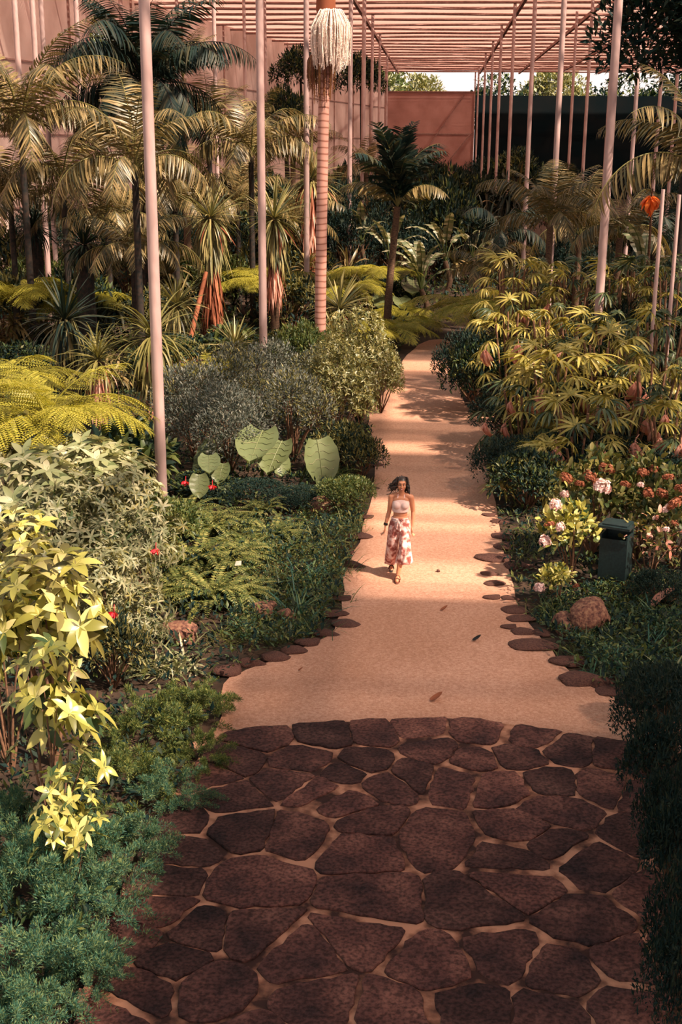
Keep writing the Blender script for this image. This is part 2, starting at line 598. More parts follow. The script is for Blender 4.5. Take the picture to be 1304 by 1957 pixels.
seeds_px = [(445, 1462), (575, 1462), (668, 1488), (735, 1506), (828, 1445), (902, 1462), (990, 1455), (1085, 1445), (1180, 1455), (500, 1420), (620, 1412), (720, 1408), (790, 1400), (920, 1410), (1010, 1420), (1240, 1470),
            (395, 1490), (440, 1537), (552, 1505), (603, 1522), (652, 1545), (700, 1470), (790, 1490), (862, 1500), (960, 1512), (1052, 1505), (1150, 1512), (1235, 1530), (345, 1575), (462, 1592), (573, 1600), (702, 1588), (692, 1627),
            (825, 1612), (1003, 1600), (1065, 1558), (985, 1652), (1135, 1665), (1045, 1622), (1235, 1610), (312, 1690), (335, 1640), (480, 1702), (715, 1740), (905, 1745), (992, 1705), (1120, 1775), (1260, 1720), (290, 1758), (380, 1795),
            (335, 1850), (250, 1800), (570, 1838), (480, 1800), (690, 1800), (830, 1852), (955, 1835), (1075, 1868), (1200, 1850), (270, 1905), (400, 1900), (610, 1935), (745, 1950), (905, 1945), (1050, 1960), (1200, 1945), (1300, 1850), (1330, 1660),
            (200, 1960), (500, 2010), (700, 2040), (900, 2050), (1120, 2050), (1350, 1990), (300, 2040)]
seeds = [gp(x, y).to_2d() for x, y in seeds_px]


def clip(poly, n, d):
    out = []
    for i in range(len(poly)):
        a, b = poly[i], poly[(i + 1) % len(poly)]
        da, db = a.dot(n) - d, b.dot(n) - d
        if da <= 0:
            out.append(a)
        if (da < 0) != (db < 0) and abs(da - db) > 1e-9:
            out.append(a + (b - a) * (da / (da - db)))
    return out


def inside(p, poly):
    c = False
    n = len(poly)
    for i in range(n):
        a, b = poly[i], poly[(i + 1) % n]
        if (a[1] > p[1]) != (b[1] > p[1]) and p[0] < (b[0] - a[0]) * (p[1] - a[1]) / (b[1] - a[1]) + a[0]:
            c = not c
    return c


def joint(i, j):
    r = random.Random(min(i, j) * 977 + max(i, j))
    k = r.random()
    return r.uniform(-.004, .004) if k < .42 else r.uniform(.006, .018) if k < .80 else r.uniform(.026, .050)


hull = [Vector(p) for p in TERR]
for i, s in enumerate(seeds):
    gap = 0
    cell = [s + Vector(v) for v in ((-1.3, -1.0), (1.3, -1.0), (1.3, 1.0), (-1.3, 1.0))]
    for j, q in enumerate(seeds):
        if j != i and (q - s).length < 4:
            n = (q - s).normalized()
            cell = clip(cell, n, (s + q).dot(n) / 2 - joint(i, j))
            if len(cell) < 3:
                break
    # the terrace outline is convex towards the path: clip by its edges near the stone
    for k in range(len(hull) - 1):
        a, b = hull[k], hull[k + 1]
        n = Vector((-(b - a).y, (b - a).x)).normalized()
        if n.dot(s - a) > 0:
            n = -n
        if min((a - s).length, (b - s).length) < 1.6:
            cell = clip(cell, n, a.dot(n) + .03)
        if len(cell) < 3:
            break
    if len(cell) < 3:
        continue
    rr = random.Random(100 + i)
    dense = []
    for k in range(len(cell)):
        a, b = cell[k], cell[(k + 1) % len(cell)]
        m = max(1, int((b - a).length / .09))
        for t in range(m):
            dense.append(a.lerp(b, t / m))
    # round the corners a little, then roughen
    for _ in range(1):
        dense = [(dense[k - 1] + dense[k] * 2 + dense[(k + 1) % len(dense)]) / 4 for k in range(len(dense))]
    c0 = sum(dense, Vector((0, 0))) / len(dense)
    dense = [p + (p - c0).normalized() * rr.uniform(-.030, .012) for p in dense]
    g = G()
    n = len(dense)
    h = .068 + rr.uniform(-.004, .012)
    low = [(p.x - c0.x, p.y - c0.y, .0) for p in dense]
    up = [(p.x - c0.x, p.y - c0.y, h - .008) for p in dense]
    inn = [((p.x - c0.x) * .975, (p.y - c0.y) * .975, h) for p in dense]
    vs = low + up + inn + [(0, 0, h + .003)]
    g.add(vs, [[k, (k + 1) % n, n + (k + 1) % n, n + k] for k in range(n)] + [[n + k, n + (k + 1) % n, 2 * n + (k + 1) % n, 2 * n + k] for k in range(n)])
    g.add(vs, [[2 * n + k, 2 * n + (k + 1) % n, 3 * n] for k in range(n)])
    obj('flagstone', g.mesh('flagstone', [M['flag']], False), terrace, (c0.x, c0.y, 0))

# ---- ceiling: reed mats, unseen near ones laid out to shade the ground; purlins, beams below
DX, DY = SUN_DIR.x / SUN_DIR.z * CEIL, SUN_DIR.y / SUN_DIR.z * CEIL


def cover(x, y):
    """how much of the roof over the sun's way to ground point x, y is matted, set to cast the wanted shade"""
    if y > 58:
        return .62
    if y < 12.9:
        return (.96 if y < 11.2 else .88) if x > -2.6 else .2
    if x < -1.9 - (y > 26) * 1.0:
        return .06 + .25 * (math.sin(y * 1.1 + x * .7) > .55)
    if x > 3.4:
        return .86 if y < 17.0 else .16
    for y1, c in ((17.0, .80), (18.5, .05 if x > -.3 else .5), (20.2, .45), (22.0, .05), (25.6, .82), (26.4, .08), (28.7, .72), (29.2, .2), (33.0, .05), (34.0, .7), (35.3, .45), (37.0, .1), (39.5, .75)):
        if y < y1:
            return c
    return .5 if int(y * .6) % 2 else .12


g = G()
STEP = .15
yy = -14.0
while yy < 145:
    if yy + -DY > 62:
        w = STEP * .8
        x0 = -24.0 + .151 * max(0, yy - 30) if yy > 30 else -24.0
        box(g, ((x0 + 34) / 2, yy, CEIL), (34 - x0, w, .03))
    else:
        xx = -24.0
        while xx < 34:
            c = cover(xx + .75 - DX, yy - DY)  # near mats, out of view, sized to cast bands of sun and shade
            if c > .02:
                box(g, (xx + .75, yy, CEIL), (1.5, STEP * c, .03))
            xx += 1.5
    yy += STEP
ceiling = tag(obj('ceiling', g.mesh('ceiling', [M['mat']], False)), kind='structure')
yy = 8.0
while yy < 145:
    g = G()
    x0 = -23.4 + .151 * (yy - 30) if yy > 30 else -23.4
    n = 12
    xs = np.linspace(x0, 33, n)
    pts = np.stack([xs, np.full(n, yy) + rng.normal(0, .10, n), np.full(n, CEIL - .14) + rng.normal(0, .03, n)], 1)
    tube(g, pts, .075, 6)
    obj('purlin', g.mesh('purlin', [M['batten']]), ceiling)
    yy += 3.4
for bx in (-4.6, 4.2, 8.4, 12.6, 16.8):
    g = G()
    box(g, (bx, 75, CEIL - .30), (.16, 138, .20))
    obj('beam', g.mesh('beam', [M['batten']], False), ceiling)


# ---- walls
def quad_wall(g, a, b, z0, z1, th=.08, mi=0):
    a, b = Vector(a), Vector(b)
    d = b - a
    box(g, ((a.x + b.x) / 2, (a.y + b.y) / 2, (z0 + z1) / 2), (d.length, th, z1 - z0), math.atan2(d.y, d.x), mi)


def wl(y):
    return (-23.3 + .151 * (y - 30), y)


g = G()
quad_wall(g, wl(22), wl(66.5), 0, CEIL)
quad_wall(g, wl(66.5), wl(72.0), 0, 9.8)
quad_wall(g, wl(66.5), wl(72.0), 11.4, CEIL)
quad_wall(g, wl(72.0), wl(112), 0, CEIL)
quad_wall(g, wl(112), wl(145), 0, 12.7)
for k in range(24, 145, 8):
    p = wl(k)
    box(g, (p[0] + .1, p[1], CEIL / 2), (.10, .10, CEIL), 0, 1)
for z in (3.2, 6.4, 9.6):
    a, b = Vector(wl(22)), Vector(wl(145))
    box(g, ((a.x + b.x) / 2 + .09, (a.y + b.y) / 2, z), ((b - a).length, .06, .07), math.atan2((b - a).y, (b - a).x), 1)
tag(obj('wall_left', g.mesh('wall_left', [M['net'], M['batten']], False)), kind='structure')

g = G()
quad_wall(g, (-5.9, 145), (3.75, 145), 1.7, 11.3)
for z in (6.9, 11.3, 1.7):
    box(g, (-1.1, 144.9, z), (9.7, .10, .12), 0, 1)
for x in (-5.9, 3.75):
    box(g, (x, 144.9, 7.4), (.14, .14, 12.0), 0, 1)
tube(g, [(-3.6, 144.8, 2.0), (2.6, 144.8, 11.0)], .05, 6, 1)
tube(g, [(-.6, 144.8, 2.0), (3.5, 144.8, 7.0)], .05, 6, 1)
tag(obj('wall_back', g.mesh('wall_back', [M['netdark'], M['batten']], False)), kind='structure')
g = G()
quad_wall(g, (3.9, 147), (36, 147), 0, 11.0, .3)
quad_wall(g, (-8, 147.6), (3.9, 147.6), 0, 2.2, .3)
quad_wall(g, (35, 147), (35, 60), 0, 11.0, .3)
tag(obj('wall_right', g.mesh('wall_right', [M['darkwall']], False)), kind='structure')

# ---- poles: pixel column read at the horizon line, distance along the path, label
PR = {}


def pole_mesh(h, r, lean=0):
    key = (round(h, 1), r)
    if key not in PR:
        g = G()
        n = 9
        z = np.linspace(-.1, h, n)
        tube(g, np.stack([z * 0, z * 0, z], 1), np.linspace(r, r * .88, n), 14)
        tube(g, [(0, 0, 0), (0, 0, .14)], r * 1.35, 14)
        PR[key] = g.mesh('roof_pole', [M['pole']])
    return PR[key]


POLES = [
    (44, 41, .10, 'slim pinkish roof pole closest to the left edge of the scene, above the arching palm'),
    (77, 43, .10, 'slim pinkish roof pole in front of the pink wall, second from the left edge'),
    (93, 44.5, .09, 'thin roof pole paired close beside the second pole by the left wall'),
    (158, 47, .10, 'slim roof pole left of the dark tall palm, alone against the pink wall'),
    (241, 60, .11, 'faint roof pole crossing the bright opening high in the pink wall'),
    (285, 20.6, .098, 'thickest pinkish roof pole, the nearest of all, rising from the sword ferns'),
    (345, 66, .09, 'faint roof pole showing behind the feathery crown right of the tall dark palm'),
    (414, 51, .085, 'thin roof pole behind the cabbage palm whose red skirt hangs lowest'),
    (470, 62, .085, 'thin roof pole against the pink wall just left of the second thickest pole'),
    (499, 32.5, .105, 'thick pinkish roof pole standing behind the grey-blue bushes'),
    (509, 70, .085, 'thin roof pole half hidden close behind the pole in the grey-blue bushes'),
    (586, 44, .10, 'slim roof pole just left of the ringed palm trunk'),
    (669, 55, .10, 'slim roof pole just right of the ringed palm trunk'),
    (694, 64, .11, 'slim roof pole, nearest of the tight row left of the brown back panel'),
    (710, 80, .10, 'slim roof pole, second nearest of the tight row left of the brown back panel'),
    (724, 94, .10, 'slim roof pole, third nearest of the tight row left of the brown back panel'),
    (738, 112, .10, 'slim roof pole touching the left edge of the brown back panel'),
    (911, 136, .10, 'thin roof pole touching the right edge of the brown back panel'),
    (923, 114, .10, 'thin roof pole, second along from the brown back panel on the right'),
    (936, 100, .10, 'thin roof pole, third along from the brown back panel on the right'),
    (951, 87, .10, 'slim roof pole, fourth along from the brown back panel on the right'),
    (974, 73, .10, 'slim roof pole, fifth along from the brown back panel on the right'),
    (1011, 58, .10, 'slim roof pole, sixth along from the brown back panel on the right'),
    (1065, 44, .10, 'roof pole behind the drooping palm, second nearest on the right'),
    (1166, 30.5, .105, 'thick roof pole rising out of the fan palm thicket, nearest on the right'),
    (1090, 78, .09, 'thin lit roof pole before the dark wall, just beside the curled palm frond'),
    (1118, 69, .09, 'thin lit roof pole before the dark wall, left of the thicket pole'),
    (1160, 62, .09, 'dim roof pole seen just left of the thick thicket pole'),
    (1211, 53, .085, 'slim roof pole before the dark wall, right of the thicket pole'),
    (1256, 60, .085, 'dim roof pole behind the broad arching frond at the right'),
    (1286, 64, .085, 'thin roof pole nearest to the right edge before the dark wall'),
]
for x, Y, r, lab in POLES:
    p = at(x, 265, Y)
    if p.x < -3.9 and Y > 50:
        p.x = max(p.x, wl(Y)[0] + .5)
    tag(obj('roof_pole', pole_mesh(CEIL - .1, r), None, (p.x, p.y, 0)), lab, 'pole', 'slim poles holding up the roof')
for x, y0, Y, lab in ((1268, 362, 27, 'short slender stake behind the fan palms near the right edge, the taller lit one'), (1299, 372, 27.5, 'short slender stake behind the fan palms at the very right edge')):
    p = at(x, y0, Y)
    tag(obj('garden_stake', pole_mesh(p.z, .045), None, (p.x, p.y, 0)), lab, 'stake')


# ------------------------------------------------------------------ plant builders
LEAVES = {}


def lt(kind, *a):
    k = (kind,) + a
    if k not in LEAVES:
        LEAVES[k] = t_kite(*a) if kind == 'kite' else t_leaf(*a)
    return LEAVES[k]


def sph(n, lo=-.2, hi=1.0, r=rng):
    z = r.uniform(lo, hi, n)
    a = r.uniform(0, 2 * np.pi, n)
    s = np.sqrt(np.maximum(0, 1 - z * z))
    return np.stack([s * np.cos(a), s * np.sin(a), z], 1)


def frond(L=2.5, n=34, ll=.55, lw=.045, e0=70, e1=-35, p=1.2, droop=.5, mats=('palm',), seed=0, fold=.15, sweep=50, stalk=.12, rad=.022, bend=.35):
    """one feather leaf: rachis arching out along y, leaflets either side"""
    r = np.random.default_rng(seed)
    g = G()
    m = 24
    t = np.linspace(0, 1, m)
    e = np.radians(e0 + (e1 - e0) * t ** p)
    y = np.concatenate([[0], np.cumsum(np.cos(e[:-1]) * L / (m - 1))])
    z = np.concatenate([[0], np.cumsum(np.sin(e[:-1]) * L / (m - 1))])
    pts = np.stack([y * 0, y, z], 1)
    tube(g, pts, np.linspace(rad, rad * .2, m), 5, 1 if len(mats) > 1 else 0)
    tt = np.linspace(stalk, .985, n)
    for sgn in (-1, 1):
        q = tt + r.uniform(-.006, .006, n)
        px = np.stack([np.interp(q, t, pts[:, k]) for k in range(3)], 1)
        ee = np.interp(q, t, e)
        tan = np.stack([0 * ee, np.cos(ee), np.sin(ee)], 1)
        up = np.stack([0 * ee, -np.sin(ee), np.cos(ee)], 1)
        sw = np.radians(sweep - 25 * q + r.normal(0, 5, n))[:, None]
        d = np.cos(sw) * np.array([sgn, 0, 0]) + np.sin(sw) * tan + up * .25 - np.array([0, 0, 1]) * (droop * (1 + r.normal(0, .15, n)))[:, None]
        s = ll * np.sin(np.pi * (.16 + .78 * q)) ** .6 * r.uniform(.9, 1.08, n)
        g.inst(lt('leaf', round(lw / ll, 3), 3, bend, fold, .6), frames(d, up + .001, s), px)
    return g.mesh('frond', [M[k] for k in mats])


def fern_frond(L=1.6, n=22, pl=.42, e0=50, e1=-20, p=1.0, mat='fern', seed=0, sub=11, pw=.30, droop=.15):
    """a finely divided fern frond: pinnae along the rachis, leaflets along each pinna"""
    r = np.random.default_rng(seed)
    pn = G()
    k = np.linspace(.04, .97, sub)
    for sgn in (-1, 1):
        d = np.stack([np.full(sub, sgn * .86), np.full(sub, .5), np.full(sub, -.10)], 1)
        pn.inst(lt('kite', .46, .1), frames(d, np.array([[0, 0, 1.0]]), pw * .5 * np.sin(np.pi * (.2 + .75 * k)) ** .7), np.stack([k * 0, k, -.18 * k ** 2], 1))
    pn.add([[-.008, 0, 0], [.008, 0, 0], [0, 1, -.18]], [[0, 1, 2]])
    tv, tf = pn.merged(), np.concatenate(pn.f3)
    g = G()
    m = 20
    t = np.linspace(0, 1, m)
    e = np.radians(e0 + (e1 - e0) * t ** p)
    y = np.concatenate([[0], np.cumsum(np.cos(e[:-1]) * L / (m - 1))])
    z = np.concatenate([[0], np.cumsum(np.sin(e[:-1]) * L / (m - 1))])
    pts = np.stack([y * 0, y, z], 1)
    tube(g, pts, np.linspace(.014, .003, m), 4, 0)
    tt = np.linspace(.14, .99, n)
    for sgn in (-1, 1):
        q = tt + r.uniform(-.008, .008, n)
        px = np.stack([np.interp(q, t, pts[:, j]) for j in range(3)], 1)
        ee = np.interp(q, t, e)
        tan = np.stack([0 * ee, np.cos(ee), np.sin(ee)], 1)
        up = np.stack([0 * ee, -np.sin(ee), np.cos(ee)], 1)
        sw = np.radians(28 + 30 * q ** 2)[:, None]
        d = np.cos(sw) * np.array([sgn, 0, 0]) + np.sin(sw) * tan - np.array([0, 0, 1]) * droop + r.normal(0, .10, (n, 3))
        up = up + r.normal(0, .22, (n, 3))
        s = pl * np.sin(np.pi * (.20 + .77 * q)) ** .8 * r.uniform(.92, 1.06, n)
        g.inst((tv, tf), frames(d, up, s), px)
    return g.mesh('frond', [M[mat]])


def rosette(n=120, L=1.0, W=.05, lo=-.75, hi=1.0, mat='spike', seed=0, base_z=.0, base_h=.2, bends=(.15, .4, .8), dry=0.0, drymat='skirt'):
    r = np.random.default_rng(seed)
    g = G()
    d = sph(n, lo, hi, r)
    u = (d[:, 2] - lo) / (hi - lo)
    pos = d * np.array([.04, .04, 0]) + np.stack([u * 0, u * 0, base_z + base_h * u], 1)
    s = L * r.uniform(.75, 1.1, n)
    which = np.clip(((1 - u) * len(bends) + r.normal(0, .5, n)).astype(int), 0, len(bends) - 1)
    isdry = (u < .35) & (r.random(n) < dry)
    for k, b in enumerate(bends):
        for md in (0, 1):
            sel = (which == k) & (isdry == bool(md))
            up = np.tile([0, 0, 1.0], (sel.sum(), 1)) + r.normal(0, .12, (sel.sum(), 3))
            g.inst(lt('leaf', round(W / L, 3), 5, b, .25, .5, .3), frames(d[sel], up, s[sel]), pos[sel], md)
    return g.mesh('leaf_crown', [M[mat], M[drymat]])


def skirt(h=1.5, r0=.25, n=120, L=.7, W=.05, mat='skirt', seed=0, flare=.25):
    """dead leaves hanging against the trunk"""
    r = np.random.default_rng(seed)
    g = G()
    a = r.uniform(0, 2 * np.pi, n)
    z = r.uniform(-h + L * .8, 0, n)
    pos = np.stack([np.cos(a) * r0 * .6, np.sin(a) * r0 * .6, z], 1)
    out = np.stack([np.cos(a), np.sin(a), a * 0], 1)
    d = out * (flare * r.uniform(.3, 1.6, n))[:, None] + np.array([0, 0, -1])
    g.inst(lt('leaf', round(W / L, 3), 3, .12, .3, .4, .3), frames(d, out, L * r.uniform(.6, 1.15, n)), pos)
    return g.mesh('dead_leaf_skirt', [M[mat]])


def trunk(pts, r0, r1, mat='trunk', sides=10, wob=.05, flare=1.5):
    g = G()
    pts = np.asarray(pts, float)
    t = np.linspace(0, 1, 22)
    k = np.linspace(0, 1, len(pts))
    # smooth the given points
    pp = np.stack([np.interp(t, k, pts[:, j]) for j in range(3)], 1)
    for _ in range(3):
        pp[1:-1] = (pp[:-2] + pp[1:-1] * 2 + pp[2:]) / 4
    rad = r0 + (r1 - r0) * t
    rad[0] *= flare
    rad[1] *= 1 + (flare - 1) * .4
    tube(g, pp, rad, sides, 0, True, wob)
    return g.mesh('trunk', [M[mat]])


def shrub(h=1.4, rad=.9, n=2600, L=.10, W=.4, mat='mid', seed=0, lobes=9, style='kite', whorl=0, lobe_r=.42, low=.1, jit=.5, bend=.35, mat2=None, frac2=0.0, up=.35, droop=0.0):
    """leafy bush: leaves around lobes on twigs; returns foliage and stems"""
    r = np.random.default_rng(seed)
    c = sph(lobes, -.1, 1, r)
    c[0] = (0, 0, 1)
    c = c * np.array([rad * .66, rad * .66, h * .40]) + np.array([0, 0, h * (.5 + low * .2)])
    lr = np.array([rad * lobe_r, rad * lobe_r, h * lobe_r * .75]) * r.uniform(.75, 1.2, (lobes, 1))
    g = G()
    k = r.integers(0, lobes, n)
    d = sph(n, -.55, 1, r)
    pos = c[k] + d * lr[k] * (r.uniform(.55, 1.06, n) ** .5)[:, None]
    pos[:, 2] = np.maximum(pos[:, 2], .03 + r.uniform(0, .2, n))
    dirn = nrm(d + r.normal(0, jit, (n, 3)) + np.array([0, 0, up - droop]))
    nn = np.array([0, 0, 1.0]) + d * .5 + r.normal(0, .25, (n, 3))
    s = L * r.uniform(.65, 1.2, n)
    tm = lt('kite', W, .2) if style == 'kite' else lt('leaf', W, 4, bend, .22, .8)
    if whorl:
        ax = dirn
        rf = nrm(np.cross(ax, r.normal(0, 1, (n, 3))))
        for w in range(whorl):
            a = 2 * np.pi * w / whorl + r.uniform(-.25, .25, n)
            rad_d = np.cos(a)[:, None] * rf + np.sin(a)[:, None] * np.cross(ax, rf)
            dd = nrm(rad_d + ax * .35)
            ss = s * r.uniform(.75, 1.1, n)
            m2 = r.random(n) < frac2
            g.inst(tm, frames(dd[~m2], ax[~m2], ss[~m2]), pos[~m2], 0)
            g.inst(tm, frames(dd[m2], ax[m2], ss[m2]), pos[m2], 1)
    else:
        m2 = r.random(n) < frac2
        g.inst(tm, frames(dirn[~m2], nn[~m2], s[~m2]), pos[~m2], 0)
        g.inst(tm, frames(dirn[m2], nn[m2], s[m2]), pos[m2], 1)
    fol = g.mesh('foliage', [M[mat], M[mat2 or mat]])
    g = G()
    for q in c:
        mid = q * np.array([.45, .45, .5]) + r.normal(0, .04, 3)
        tube(g, [q * np.array([.06, .06, 0]), mid, q], [.022 * h ** .5, .016 * h ** .5, .006], 5)
    return fol, g.mesh('stem', [M['twig']])


def shrub_proto(name, **kw):
    f, s = shrub(**kw)
    return (name, 'shrub', [('foliage', f, (0, 0, 0), (0, 0, 0), 1), ('stem', s, (0, 0, 0), (0, 0, 0), 1)])


def fan(Rr=.4, n=11, spread=230, W=.055, droop=.5, mat='fan', seed=0, stalk=.35):
    """a fan leaf: stalk along y, blades spread from its end"""
    r = np.random.default_rng(seed)
    g = G()
    tube(g, [(0, 0, 0), (0, stalk * .5, .03), (0, stalk, 0)], .006, 4, 0)
    a = np.radians(np.linspace(-spread / 2, spread / 2, n) + r.normal(0, 3, n))
    d = np.stack([np.sin(a), np.cos(a), np.full(n, -.05) - r.uniform(0, .25, n)], 1)
    s = Rr * (1 - .25 * np.abs(a) / np.radians(spread / 2)) * r.uniform(.9, 1.08, n)
    g.inst(lt('leaf', round(W / Rr, 3), 5, droop, .35, .28, .35), frames(d, np.array([[0, 0, 1.0]]), s), np.tile([0, stalk, 0], (n, 1)))
    return g.mesh('fan_leaf', [M[mat]])


def big_leaf(L=.5, W=.42, mat='ear', stalk=.6, seed=0, cup=.10, lean=.5):
    """a heart-shaped blade on a stalk; blade hangs facing out and up"""
    r = np.random.default_rng(seed)
    g = G()
    top = np.array([0, stalk * lean, stalk])
    tube(g, [(0, 0, 0), (0, stalk * lean * .35, stalk * .6), top], [.018, .015, .010], 6, 1)
    nu, nv = 12, 8
    vs = []
    for i in range(nu + 1):
        t = i / nu
        wid = W / 2 * (math.sin(math.pi * min(1, .13 + .87 * t)) ** .6) if i < nu else 0.004
        for j in range(nv + 1):
            u = j / nv * 2 - 1
            back = -.05 * L * (abs(u) ** 1.5) * (1 - t) * (1 if abs(u) > .15 else 0)
            ripple = .012 * math.sin(9 * t * math.pi) * abs(u)
            vs.append([u * wid, t * L + back, cup * L * (u * u) - .16 * L * t * t + ripple])
    f = []
    for i in range(nu):
        for j in range(nv):
            a = i * (nv + 1) + j
            f.append([a, a + 1, a + nv + 2, a + nv + 1])
    v = np.array(vs)
    v[:, 1] -= .15 * L
    ca, sa = math.cos(R(-42)), math.sin(R(-42))
    v = v @ np.array([[1, 0, 0], [0, ca, sa], [0, -sa, ca]])
    g.add(v + top, f, 0)
    grid = (v + top).reshape(nu + 1, nv + 1, 3)
    lift = np.array([0, .25, .97]) * .006
    tube(g, grid[:, nv // 2] + lift, np.linspace(.008, .002, nu + 1), 4, 2, False)
    for i in range(1, nu - 2, 2):
        for sgn in (-1, 1):
            tube(g, np.array([grid[min(nu, i + int(k * .5)), nv // 2 + sgn * k] for k in range(nv // 2)]) + lift, .0035, 3, 2, False)
    return g.mesh('leaf', [M[mat], M['mid'], M['pale']])


def paddle(L=1.4, W=.36, mat='banana', stalk=1.0, e0=75, e1=-30, seed=0):
    """a banana-like blade with a torn edge, bending over"""
    r = np.random.default_rng(seed)
    g = G()
    m = 20
    T = L + stalk
    t = np.linspace(0, 1, m)
    e = np.radians(e0 + (e1 - e0) * t ** 2.0)
    y = np.concatenate([[0], np.cumsum(np.cos(e[:-1]) * T / (m - 1))])
    z = np.concatenate([[0], np.cumsum(np.sin(e[:-1]) * T / (m - 1))])
    tube(g, np.stack([y * 0, y, z], 1), np.linspace(.035, .006, m), 6, 1)
    k0 = int(m * stalk / T)
    prev = None
    for i in range(k0, m - 1):
        for sgn in (-1, 1):
            u0, u1 = (i - k0) / (m - 1 - k0), (i + 1 - k0) / (m - 1 - k0)
            w0 = W / 2 * max(.03, math.sin(math.pi * min(1, .12 + .86 * u0))) ** .6
            w1 = W / 2 * max(.03, math.sin(math.pi * min(1, .12 + .86 * u1))) ** .6
            dz0, dz1 = r.uniform(-.35, .1) * w0, r.uniform(-.35, .1) * w1
            gapk = r.uniform(.9, 1.0)
            g.add([[0, y[i], z[i]], [0, y[i + 1], z[i + 1]], [sgn * w1, y[i] + (y[i + 1] - y[i]) * gapk + .03, z[i + 1] + dz1], [sgn * w0, y[i] + .03, z[i] + dz0]],
                  [[0, 1, 2, 3]] if sgn < 0 else [[0, 3, 2, 1]], 0)
    return g.mesh('leaf', [M[mat], M['mid']], True)


def plume_mound(rad=1.0, h=.9, plumes=42, n=360, mat='teal', seed=0, needle=.055, pl=.6):
    """foxtail-like mound: many soft plumes of fine needles"""
    r = np.random.default_rng(seed)
    g = G()
    d = sph(plumes, -.05, 1, r)
    for i in range(plumes):
        o = d[i] * np.array([rad, rad, h]) * r.uniform(.35, .62)
        L = pl * r.uniform(.7, 1.25)
        ax = nrm(d[i] + np.array([0, 0, .35]) + r.normal(0, .2, 3))
        t = r.uniform(0, 1, n)
        bendv = np.array([0, 0, -1.0]) * .55 * L
        c = o + ax * L * t[:, None] + bendv * (t ** 2)[:, None]
        q = sph(n, -1, 1, r)
        rr = (.16 * pl) * np.sin(np.pi * (.15 + .83 * t)) ** .7
        pos = c + q * (rr * r.uniform(.1, 1, n))[:, None]
        pos[:, 2] = np.maximum(pos[:, 2], .02)
        dd = nrm(q + ax * .8 + r.normal(0, .3, (n, 3)))
        g.inst(lt('kite', .2, .1), frames(dd, q + .01, needle * r.uniform(.6, 1.3, n)), pos)
    return g


def sword_fern(n=26, L=.9, W=.11, mat='sword', seed=0, e0=(35, 85), e1=(-70, -20)):
    r = np.random.default_rng(seed)
    g = G()
    for i in range(n):
        a = r.uniform(0, 2 * np.pi)
        Lf = L * r.uniform(.7, 1.15)
        m = 12
        t = np.linspace(0, 1, m)
        ea, eb = r.uniform(*e0), r.uniform(*e1)
        e = np.radians(ea + (eb - ea) * t ** 1.1)
        y = np.concatenate([[0], np.cumsum(np.cos(e[:-1]) * Lf / (m - 1))])
        z = np.concatenate([[0], np.cumsum(np.sin(e[:-1]) * Lf / (m - 1))])
        k = 24
        q = np.linspace(.1, 1, k)
        yy, zz, ee = np.interp(q, t, y), np.interp(q, t, z), np.interp(q, t, e)
        tan = np.stack([0 * ee, np.cos(ee), np.sin(ee)], 1)
        up = np.stack([0 * ee, -np.sin(ee), np.cos(ee)], 1)
        ca, sa = math.cos(a), math.sin(a)
        Rz = np.array([[ca, -sa, 0], [sa, ca, 0], [0, 0, 1]])
        for sgn in (-1, 1):
            d = np.array([sgn * .95, 0, 0]) + tan * .35 - np.array([0, 0, .15])
            s = W * .62 * np.sin(np.pi * (.25 + .72 * q)) ** .6
            p = np.stack([0 * yy, yy, zz], 1)
            g.inst(lt('kite', .42, .1), frames(d @ Rz.T, up @ Rz.T, s), p @ Rz.T)
        rb = np.stack([0 * y, y, z], 1) @ Rz.T
        tube(g, rb, .004, 3, 0, False)
    return g.mesh('sword_fern', [M[mat]])


def grass_tuft(n=90, L=.4, W=.012, mat='sword', seed=0, spread=.18, lo=.25):
    r = np.random.default_rng(seed)
    g = G()
    d = sph(n, lo, 1, r)
    p = np.stack([r.normal(0, spread, n), r.normal(0, spread, n), np.zeros(n)], 1)
    g.inst(lt('leaf', round(W / L, 3), 3, .5, .2, .4, .4), frames(d, np.array([[0, 0, 1.0]]) + r.normal(0, .1, (n, 3)), L * r.uniform(.5, 1.2, n)), p)
    return g.mesh('grass_tuft', [M[mat]])


def rock(seed=0, r=(.3, .25, .2), rough=.16, mat='rock', name='boulder', sub=SPH_FINE):
    rr = np.random.default_rng(seed)
    v, f = sub
    d = nrm(v)
    k = nrm(rr.normal(0, 1, (9, 3)))
    c = rr.uniform(.62, .95, 9)
    s = np.ones(len(v))
    for a, b in zip(k, c):           # shave facets off
        q = d @ a
        s = np.minimum(s, np.where(q > .05, b / np.maximum(q, .05), 9))
    s = s * (1 + rough * .25 * np.sin(d @ k[0] * 7 + 1) * np.sin(d @ k[1] * 9) + rr.normal(0, rough * .10, len(v)))
    g = G()
    g.add(d * s[:, None] * np.asarray(r), f)
    return g.mesh(name, [M[mat]])


